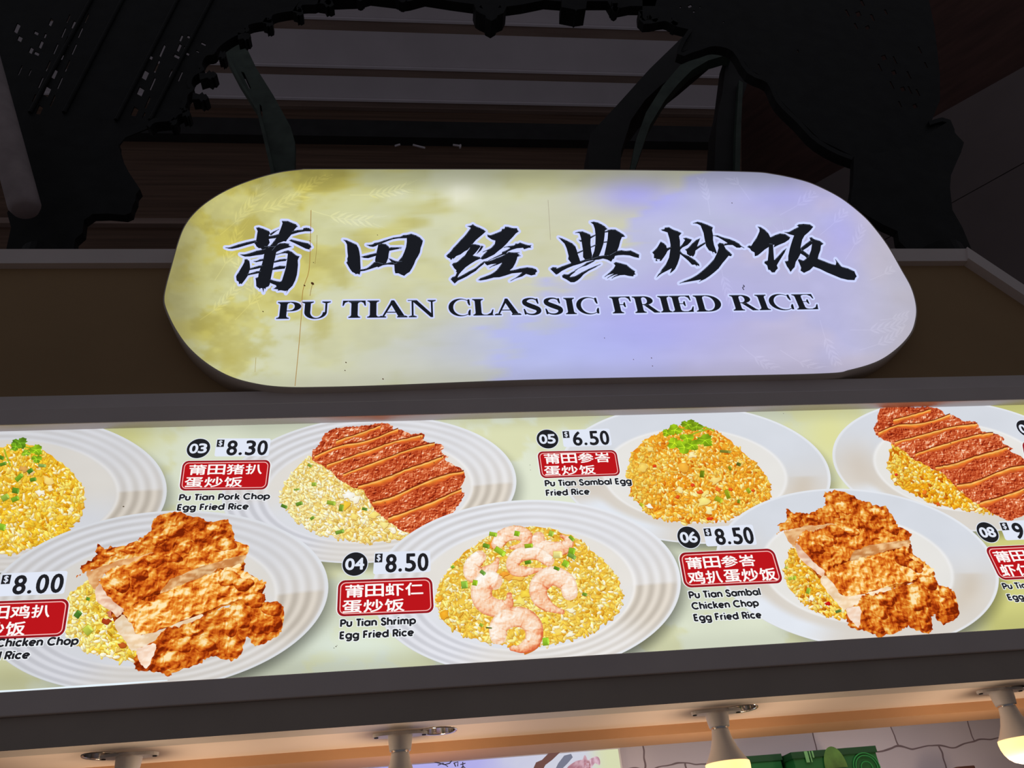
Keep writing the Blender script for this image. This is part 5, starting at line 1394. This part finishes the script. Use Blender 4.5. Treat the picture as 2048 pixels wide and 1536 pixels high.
# ================================================================== inside: poster, cartons on a shelf
YP = Y_WALL - .03
tr = on_y(1239.5, 1494.5, YP)
px0, pz1 = tr[0] - .80, tr[2]
poster = empty('wall_lightbox', (px0 + .4, Y_WALL, pz1 - .5))
tag(poster, 'backlit poster with garlic and brush writing on the inner wall', 'poster')
child(MB().box(px0, tr[0], YP + .003, Y_WALL, pz1 - .5, pz1).build('box', M['frame']), poster)
ink = Ink(YP)
gx, gz = np.meshgrid(np.linspace(px0 + .006, tr[0] - .006, 50), np.linspace(pz1 - .5, pz1 - .004, 30))
pp = np.stack(to_px(np.stack([gx.ravel(), np.full(gx.size, YP), gz.ravel()], 1)), 1)
u = ((gx - px0) / .8).ravel()
n = fbm(gx.ravel() * 9, gz.ravel() * 12, 4, 4)
c = mix((176, 172, 232), (206, 208, 222), sstep(.45, .75, u + .2 * (n - .5))); c = mix(c, (214, 218, 178), sstep(.86, .95, u))
ink.raw(pp, [[i * 50 + j, i * 50 + j + 1, (i + 1) * 50 + j + 1, (i + 1) * 50 + j] for i in range(29) for j in range(49)], lin(c))
child(ink.build('light_panel', None, M['panel']), poster)
KB = (650, 1236, 2.926)
ink = Ink(YP - .001)
for p, w_ in (([(640, 842), (700, 858), (730, 850), (745, 830)], 4), ([(660, 862), (690, 850), (720, 870)], 3.2), ([(755, 848), (765, 870)], 4), ([(752, 850), (778, 842), (776, 868)], 4), ([(792, 858), (822, 850)], 3.5), ([(806, 842), (808, 890)], 3.5), ([(808, 866), (790, 886)], 3), ([(808, 866), (826, 884)], 3)):
    ink.strip(np.array(Z(p, *KB)), w_ * .55, lin((58, 50, 58)))
child(ink.build('brush_writing', None), poster)
ink = Ink(YP - .0015)
ink.poly(Z([(1210, 900), (1235, 845), (1270, 830), (1310, 790), (1380, 782), (1330, 830), (1290, 860), (1268, 900)], *KB), lin((112, 78, 72)))
ink.poly(Z([(1340, 900), (1365, 850), (1400, 805), (1440, 795), (1450, 815), (1420, 850), (1390, 880), (1375, 905)], *KB), lin((120, 122, 140)))
child(ink.build('wooden_spoon_print', None), poster)
ink = Ink(YP - .002)
for pts, a_, b_ in (([(1410, 905), (1425, 868), (1470, 838), (1505, 828), (1520, 802), (1535, 828), (1545, 850), (1530, 905)], (206, 168, 180), (168, 116, 128)), ([(1500, 905), (1515, 850), (1560, 822), (1590, 808), (1608, 830), (1606, 862), (1580, 850), (1560, 880), (1558, 905)], (222, 190, 204), (180, 128, 146)), ([(1512, 905), (1520, 845), (1545, 835), (1555, 870), (1545, 905)], (150, 84, 84), (190, 120, 120))):
    q = np.array(Z(pts, *KB))
    ink.grid(rough_edge(q, .3, 3, 3), lambda x, y: lin(mix(a_, b_, sstep(.3, .7, fbm(x / 5, y / 12, 8, 3)))), 3.0)
child(ink.build('garlic_print', None), poster)

YC = Y_WALL - .26


def carton(pts_front, depth, label, marks):
    p = [on_y(*q, YC) for q in pts_front]
    x0 = (p[0][0] + p[3][0]) / 2; x1 = (p[1][0] + p[2][0]) / 2; z1 = (p[0][2] + p[1][2]) / 2; z0 = z1 - .20
    c_ = empty('carton', (x0, YC, z0)); tag(c_, label, 'box', 'green cartons on the inner shelf')
    child(bevel(MB().box(x0, x1, YC, YC + depth, z0, z1).build('box_body', M['carton'])), c_)
    mb = MB(); mb.box(x0 - .004, x1 + .003, YC - .003, YC + depth + .003, z1 - .012, z1 + .003)
    child(mb.build('lid_flap', M['carton_dark']), c_)
    if marks:
        LOGO = mat_solid('pale print', (96, 146, 92), .5, noise=.2)
        mb = MB()
        a0 = on_y(1618, 1513, YC)
        mb.box(a0[0] - .012, a0[0] - .003, YC - .0045, YC - .003, a0[2] - .014, a0[2] + .012); mb.box(a0[0] + .001, a0[0] + .004, YC - .0045, YC - .003, a0[2] - .014, a0[2] + .012); mb.box(a0[0] + .008, a0[0] + .012, YC - .0045, YC - .003, a0[2] - .004, a0[2] + .012)
        child(mb.build('carton_mark', LOGO), c_)
        a1 = on_y(1733, 1536, YC); mb = MB()
        for r_ in (.036, .030, .016):
            t = np.linspace(0, 2 * np.pi, 40, endpoint=False)
            mb.prism([[(a1[0] + r_ * math.cos(q), a1[2] + r_ * math.sin(q)) for q in t], [(a1[0] + (r_ - .002) * math.cos(q), a1[2] + (r_ - .002) * math.sin(q)) for q in t]], lambda u_, v_, d_: (u_, d_, v_), YC - .0045, YC - .003)
        child(mb.build('round_emblem', mat_solid('green print', (34, 124, 58), .5)), c_)
        a2 = on_y(1672, 1536, YC); mb = MB()
        t = np.linspace(0, np.pi, 20); mb.prism([[(a2[0] + .03 * math.cos(q), a2[2] + .05 * math.sin(q)) for q in t]], lambda u_, v_, d_: (u_, d_, v_), YC - .0045, YC - .003)
        child(mb.build('carton_picture', mat_solid('olive print', (70, 104, 44), .5, noise=.35, scale=30)), c_)
    return z0


zb = carton([(1588, 1507), (1751, 1494), (1760, 1540), (1590, 1545)], .18, 'larger green carton with round emblem, right one of the two on the shelf', True)
YC += .05
carton([(1488, 1517), (1560, 1509), (1568, 1545), (1493, 1550)], .12, 'smaller plain green carton, left one of the two on the shelf', False)
YC -= .05
q = on_y(1935, 1531.5, YC)
tag(bevel(MB().box(q[0] - .03, q[0] + .02, YC, YC + .09, zb, q[2]).build('brown_box', M['cardboard'])), 'small dark brown box right of the green cartons, only its top showing', 'box')
structure(MB().box(px0 + .9, XR + .2, YC - .06, Y_WALL, zb - .03, zb).build('trim_7', M['socket']))

# ================================================================== the market hall above
def slab_y(name, pts, Y0, Y1, mat, parent=None, holes=(), sm=True):
    """a plate of iron standing in a plane parallel to the stall front, outline and holes traced where they stand"""
    mb = MB()
    mb.prism([pts] + list(holes), lambda u_, v_, d_: tuple(on_y(u_, v_, Y0) + np.array([0, d_, 0])), 0.0, Y1 - Y0)
    return mb.build(name, mat, parent)


# roof boards and purlins of the slope beyond: find the boards on one sloping plane
Y_B = 6.0
zb0 = float(on_y(1000, 228, Y_B)[2]); SL = .55


def on_roof(x, y):
    d = ray(x, y); t = (zb0 + SL * Y_B - CAM[2]) / (d[..., 2] + SL * d[..., 1]); return CAM + d * np.asarray(t)[..., None]


rows = [(-120, -62, 's'), (-62, -42, 'b'), (-42, 29, 's'), (47 - 2, 0, ''), (0, 0, '')]
edges = [-330, -180, -155, -70, -48, 45, 71, 139, 160, 203, 219.5]       # at x = 1000: board, purlin, board ...
xr_at = lambda y: 1480 - (y - 110) * .45
for i in range(len(edges) - 1):
    a, b = on_roof(1000, edges[i]), on_roof(1000, edges[i + 1])
    xl = on_roof(-420, (edges[i] + edges[i + 1]) / 2)[0]; xr = on_roof(xr_at(edges[i + 1]), edges[i + 1])[0]
    mb = MB()
    if i % 2 == 0:
        q = [(a[1], a[2]), (b[1], b[2]), (b[1] + .03, b[2] + .08), (a[1] + .03, a[2] + .08)]
        mb.prism([q], lambda u_, v_, d_: (d_, u_, v_), xl, xr)
        structure(mb.build('ceiling', M['slat']))
    else:
        q = [(a[1], a[2]), (a[1] - .005, a[2] - .03), (a[1] + .02, a[2] - .03), (b[1], b[2]), (b[1] + .04, b[2] + .1), (a[1] + .05, a[2] + .1)]
        mb.prism([q], lambda u_, v_, d_: (d_, u_, v_), xl, xr)
        structure(mb.build('trim_8', M['rafter']))
        mb = MB(); q = [(a[1] - .010, a[2] - .035), (a[1] + .012, a[2] - .045), (a[1] + .014, a[2] - .02), (a[1] - .010, a[2] - .012)]
        mb.prism([q], lambda u_, v_, d_: (d_, u_, v_), xl, xr)
        structure(mb.build('trim_9', M['slat']))
zt = float(on_y(1000, 221, Y_B)[2]); z1_ = float(on_y(1000, 262, Y_B)[2]); z2_ = float(on_y(1000, 294, Y_B)[2])
xl, xr = -6.0, float(on_y(1425, 250, Y_B)[0])
structure(MB().box(xl, xr + .6, Y_B, Y_B + .15, z2_ - 5.0, zt + .05).build('wall_far', M['wood']))
far_beam = structure(MB().box(xl, xr + .2, Y_B - .12, Y_B, z2_, z1_).build('trim_10', M['dark']))
structure(MB().box(xl, xr + .2, Y_B - .05, Y_B, zt - .06, zt).build('trim_11', M['rafter']))
zl = float(on_y(150, 455, Y_B)[2]); zl2 = float(on_y(150, 415, Y_B)[2])
structure(MB().box(xl, xr, Y_B - .06, Y_B, zl, zl + .08).build('trim_12', M['rafter']))
structure(MB().box(-9, 12, 6.8, 6.9, 0, 16).build('wall_rear', M['darkwood']))
# conduit scraps on the far beam
mb = MB()
for a_, b_ in (((790, 292), (800, 289)), ((826, 290), (850, 296)), ((906, 290), (921, 292)), ((921, 290), (920, 296))):
    mb.tube([on_y(*a_, Y_B - .124), on_y(*b_, Y_B - .124)], .012)
mb.build('cable_clip', M['slat'], far_beam)

# receding side of the hall at the right: a wall running back to the left
vpx = ray(-880, 1775); vpx = np.array([vpx[0], vpx[1], 0]); vpx /= np.linalg.norm(vpx)
A = on_y(1908, 405, 2.9)
def on_side(x, y):
    nrm = np.array([-vpx[1], vpx[0], 0]); d = ray(x, y); t = ((A - CAM) @ nrm) / (d @ nrm); return CAM + d * t
p0, p1 = on_side(2048, 133), on_side(1628, 369)
def side_panel(name, pts, mat, off=0.0):
    nrm = np.array([-vpx[1], vpx[0], 0]); nrm = nrm / np.linalg.norm(nrm)
    if (CAM - A) @ nrm < 0: nrm = -nrm
    v = [on_side(*q) + nrm * off for q in pts]; n = len(v); w = [q - nrm * .08 for q in v]
    return structure(MB().add(v + w, [list(range(n)), list(range(n, 2 * n))[::-1]] + [[i, (i + 1) % n, n + (i + 1) % n, n + i] for i in range(n)]).build(name, mat))
side_panel('wall_right', [(1620, 373), (2300, -8), (2300, 184), (1905, 404), (1620, 560)], M['slab'])
side_panel('wall_right_lower', [(1620, 563), (1905, 407), (2300, 188), (2300, 700), (1620, 800)], M['slab'], .004)
side_panel('wall_right_upper', [(1480, 448), (1628, 366), (2300, -12), (2300, -400), (1480, -100)], M['darkwood'], -.02)

# ---- cast iron
def blob_holes(lst):
    out = []
    for x, y, w_, h_, a in lst:
        ca, sa = math.cos(a), math.sin(a)
        out.append([(x + u_ * w_ * ca - v_ * h_ * sa, y + u_ * w_ * sa + v_ * h_ * ca) for u_, v_ in ((-.5, -.5), (.5, -.42), (.5, .5), (-.5, .42))])
    return out


K1 = lambda pts: Z(pts, 0, 0, 2.926)
left = empty('cast_iron_column', tuple(on_y(90, 495, 2.05) * np.array([1, 1, 0])))
tag(left, 'dark cast iron column with flared capital and pierced bracket at left behind the parapet', 'column')
hl = [(h[0] / 2.926, h[1] / 2.926, h[2] / 2.926 * 1.45, h[3] / 2.926 * 1.45, .42) for h in
      [(437, 148, 22, 34), (398, 240, 20, 34), (358, 330, 18, 24), (315, 430, 22, 40), (275, 535, 24, 40), (230, 645, 20, 40),
       (372, 190, 7, 44), (326, 285, 7, 46), (281, 385, 7, 46), (238, 482, 7, 48), (200, 575, 7, 36), (470, 190, 7, 46), (434, 287, 7, 48), (395, 385, 7, 50), (350, 485, 7, 52), (308, 590, 7, 50), (400, 108, 6, 36), (508, 105, 6, 40), (298, 130, 14, 30), (240, 260, 14, 32), (264, 208, 9, 20),
       (850, 438, 22, 38), (822, 535, 24, 34), (788, 655, 22, 40), (918, 388, 9, 56), (893, 490, 8, 56), (864, 600, 8, 52), (950, 296, 10, 54), (780, 500, 7, 40), (744, 590, 7, 40), (882, 335, 16, 16), (842, 675, 7, 26),
       (100, 165, 18, 40), (116, 226, 20, 22), (212, 192, 20, 14), (182, 294, 16, 26), (214, 312, 22, 14), (1060, 222, 10, 28), (1048, 278, 12, 34), (1106, 216, 18, 12), (1085, 280, 16, 9), (1190, 256, 22, 10), (1098, 314, 14, 12), (1156, 300, 14, 7), (1040, 332, 34, 14), (1000, 430, 9, 36), (1055, 446, 7, 44), (118, 410, 6, 44), (174, 424, 6, 28)]]
outline = [(30, 400), (14, 330), (4, 200), (-10, 90), (-60, -40), (640, -40), (640, 5), (604, 10), (603, 24), (590, 22), (575, 23), (545, 30), (543, 45), (525, 44), (497, 50), (498, 62), (470, 72), (440, 92), (428, 108), (412, 112), (404, 128), (408, 140), (388, 152), (383, 167), (388, 178), (376, 190), (374, 204), (370, 214), (374, 222), (356, 230), (345, 241), (310, 245), (300, 255), (250, 275), (237, 292)]
outline = outline + [(120, 300), (60, 320)]
child(slab_y('bracket_web', outline, 2.10, 2.106, M['iron'], None, blob_holes(hl)), left)


def rim(parent, pts, w_):
    p = smooth(pts, 3, False); t = np.gradient(p, axis=0); t /= np.linalg.norm(t, axis=1)[:, None]; n_ = np.stack([-t[:, 1], t[:, 0]], 1)
    return child(slab_y('arch_rim', [tuple(q) for q in np.concatenate([p, (p + n_ * w_)[::-1]])], 2.085, 2.13, M['iron']), parent)


rim(left, outline[5:33], 9)
for a_, b_ in (((60, 225), (200, -35)), ((128, 225), (262, -35)), ((232, 240), (372, -35)), ((300, 240), (440, -35))):
    mb_ = MB().tube([on_y(*a_, 2.095), on_y(*b_, 2.095)], .008, 8)
    child(mb_.build('bracket_bar', M['iron']), left)


def crocket(parent, base, tip, w_, Y):
    b = np.array(base, float); t = np.array(tip, float); d = t - b; L = np.hypot(*d); d /= L; n_ = np.array([-d[1], d[0]])
    P = lambda s, k: tuple(b + d * L * s + n_ * w_ * k)
    return child(slab_y('crocket', [P(-.1, -.55), P(.35, -.35), P(.55, -.75), P(.66, -.42), P(.8, -.5), P(1, 0), P(.8, .5), P(.66, .42), P(.55, .75), P(.35, .35), P(-.1, .55)], Y, Y + .05, M['iron']), parent)


for b, t in (((402, 152), (434, 148)), ((388, 192), (417, 195)), ((366, 226), (381, 226)), ((344, 240), (352, 248)), ((478, 72), (501, 72)), ((530, 40), (545, 50)), ((590, 18), (606, 28)), ((640, 0), (668, 10)), ((440, 108), (452, 112))):
    crocket(left, b, t, 13, 2.085)
cap = [(12, 500), (22, 455), (14, 425), (26, 408), (28, 340), (60, 300), (237, 285), (237, 293), (245, 320), (258, 345), (280, 378), (272, 388), (271, 400), (265, 412), (262, 425), (250, 430), (215, 427), (185, 428), (168, 440), (165, 465), (150, 478), (147, 500)]
child(slab_y('capital', cap, 2.05, 2.085, M['iron']), left)
q0, q1 = on_y(30, 498, 2.05), on_y(140, 498, 2.05)
child(MB().lathe([((q1[0] - q0[0]) / 2 * .9, 0), ((q1[0] - q0[0]) / 2 * .9, q0[2])], ((q0[0] + q1[0]) / 2, 2.09, 0), 24).build('shaft', M['iron']), left)

strut = [on_y(49, 412, 1.905), on_y(-62, 0, 1.78)]
d_ = (strut[1] - strut[0]) / np.linalg.norm(strut[1] - strut[0])
tag(MB().tube([strut[0] - d_ * .02, strut[0], strut[1]], [.040, .049, .052], 20).build('grey_strut', M['strut'], None, True), 'thick grey painted strut leaning up from the left column capital', 'strut')

right = empty('cast_iron_column', tuple(on_y(1880, 495, 2.05) * np.array([1, 1, 0])))
tag(right, 'near black cast iron column with flared capital and bracket at right behind the parapet', 'column')
outline = [(1285, -40), (1285, 22), (1290, 40), (1330, 34), (1355, 45), (1385, 55), (1372, 80), (1362, 104), (1380, 98), (1400, 92), (1430, 84), (1470, 96), (1500, 140), (1540, 160), (1560, 200), (1600, 240), (1640, 280), (1706, 312), (1800, 330), (1895, 300), (1895, 245), (1860, 250), (1880, 200), (1880, 150), (1870, 60), (1850, -40)]
hr = [(x, y, w_, h_, -.45) for x, y, w_, h_ in ((1695, 26, 4, 16), (1717, 28, 9, 11), (1745, 35, 5, 16), (1712, 52, 4, 14), (1772, 24, 4, 12), (1725, 6, 5, 14), (1735, 55, 8, 8), (1768, 115, 9, 11), (1760, 135, 3, 18), (1790, 120, 3, 18), (1818, 150, 3, 18), (1788, 145, 8, 10), (1784, 170, 3, 18), (1820, 180, 3, 18), (1806, 178, 8, 10), (1836, 185, 3, 16), (1800, 208, 3, 14), (1830, 212, 8, 9), (1447, 44, 3, 3), (1596, 102, 3, 6), (1361, 14, 3, 4), (1380, 12, 8, 6), (1400, 14, 3, 3), (1388, 23, 4, 4), (1840, 100, 3, 16), (1852, 130, 3, 14))]
child(slab_y('bracket_web', outline, 2.10, 2.106, M['iron'], None, blob_holes(hr)), right)
rim(right, outline[1:22], 8)
cap = [(1822, 506), (1798, 482), (1795, 462), (1768, 450), (1750, 440), (1712, 418), (1700, 405), (1706, 370), (1708, 312), (1800, 300), (1895, 244), (1912, 268), (1928, 285), (1922, 305), (1915, 320), (1902, 350), (1900, 375), (1905, 420), (1925, 455), (1946, 506)]
child(slab_y('capital', cap, 2.05, 2.085, M['iron']), right)
q0, q1 = on_y(1830, 500, 2.05), on_y(1935, 500, 2.05)
child(MB().lathe([((q1[0] - q0[0]) / 2 * .9, 0), ((q1[0] - q0[0]) / 2 * .9, q0[2])], ((q0[0] + q1[0]) / 2, 2.09, 0), 24).build('shaft', M['iron']), right)
for b, t in (((1285, 22), (1290, 42)), ((1350, 36), (1350, 52)), ((1230, 4), (1231, 24)), ((1306, 28), (1312, 44))):
    crocket(right, b, t, 12, 2.085)

fringe = empty('arch_fringe', tuple(on_y(983, 0, 2.1)))
tag(fringe, 'dark cast iron scalloped arch fringe hanging across the top centre', 'arch trim')
child(slab_y('arch_band', [(600, -60), (1330, -60), (1310, 12), (1260, 12), (1240, 16), (1222, 14), (1215, 2), (1174, 2), (1140, 4), (1089, 0), (1044, 9), (1014, 13), (952, 9), (901, 2), (850, -6), (820, 2), (806, 4), (790, -2), (740, -8), (720, -2), (660, 0)], 2.10, 2.15, M['iron']), fringe)
child(slab_y('pendant', [(947, 6), (952, 21), (960, 26), (971, 31), (972, 36), (983, 42), (993, 36), (995, 31), (1007, 26), (1013, 14), (1012, 4)], 2.07, 2.16, M['iron'], None, [[(962, 10), (966, 18), (958, 14)], [(996, 16), (1000, 10), (1003, 15)]]), fringe)
child(slab_y('pendant', [(1123, -6), (1123, 14), (1150, 19), (1152, 22), (1155, 19), (1172, 17), (1175, -6)], 2.07, 2.16, M['iron']), fringe)
for b, t in (((1230, 8), (1231, 24)), ((655, -6), (658, 10)), ((805, -4), (806, 5)), ((720, -8), (720, 2))):
    crocket(fringe, b, t, 11, 2.085)

rl = empty('roof_bracket', tuple(on_y(565, 345, 3.2)))
tag(rl, 'green iron roof bracket leaning to the upper left, above the word TIAN', 'bracket', 'iron roof brackets')
child(slab_y('rib', [(445, 100), (440, 60), (480, 60), (485, 78), (513, 137), (547, 191), (581, 253), (590, 284), (588, 420), (543, 420), (541, 330), (526, 273), (513, 219), (478, 164), (451, 113)], 3.2, 3.25, M['iron_green'], None, [[(482, 143), (488, 145), (502, 176), (499, 178)], [(519, 208), (523, 212), (526, 236), (522, 230)]]), rl)
child(slab_y('flange', [(451, 113), (458, 112), (484, 164), (519, 219), (533, 273), (549, 345), (549, 420), (543, 420), (541, 340), (526, 273), (513, 219), (478, 164)], 3.15, 3.2, M['iron_green']), rl)
rr_ = empty('roof_bracket', tuple(on_y(1210, 345, 3.2)))
tag(rr_, 'dark iron roof bracket leaning to the upper right, above the brush characters', 'bracket', 'iron roof brackets')
child(slab_y('rib', [(1400, 40), (1460, 60), (1375, 130), (1320, 172), (1290, 200), (1262, 240), (1243, 300), (1235, 420), (1177, 420), (1177.5, 300), (1181, 267), (1236, 208), (1300, 137)], 3.2, 3.45, M['dark']), rr_)
child(slab_y('arch_rib', [(1255, 420), (1262, 330), (1272, 280), (1292, 225), (1325, 172), (1358, 133), (1382, 108), (1416, 91), (1456, 87), (1464, 112), (1450, 111), (1416, 121), (1384, 140), (1356, 168), (1330, 200), (1300, 250), (1283, 300), (1268, 345), (1266, 420)][::-1], 3.12, 3.2, M['iron_green']), rr_)
child(slab_y('post', [(1455, 100), (1478, 100), (1500, 150), (1484, 200), (1478, 260), (1475, 420), (1428, 420), (1430, 300), (1434, 235), (1444, 190)], 3.2, 3.4, M['dark']), rr_)
child(slab_y('post_flange', [(1478, 160), (1486, 165), (1482, 260), (1478, 420), (1468, 420), (1472, 260)], 3.15, 3.2, M['iron_green']), rr_)
# the other facet of the roof, right of the post
structure(slab_y('ceiling', [(1500, 180), (1504, 160), (1540, 158), (1545, 166), (1488, 204), (1488, 190)], 5.4, 5.5, M['slat']))
structure(slab_y('trim_13', [(1486, 212), (1545, 168), (1550, 190), (1486, 240)], 5.3, 5.4, M['rafter']))
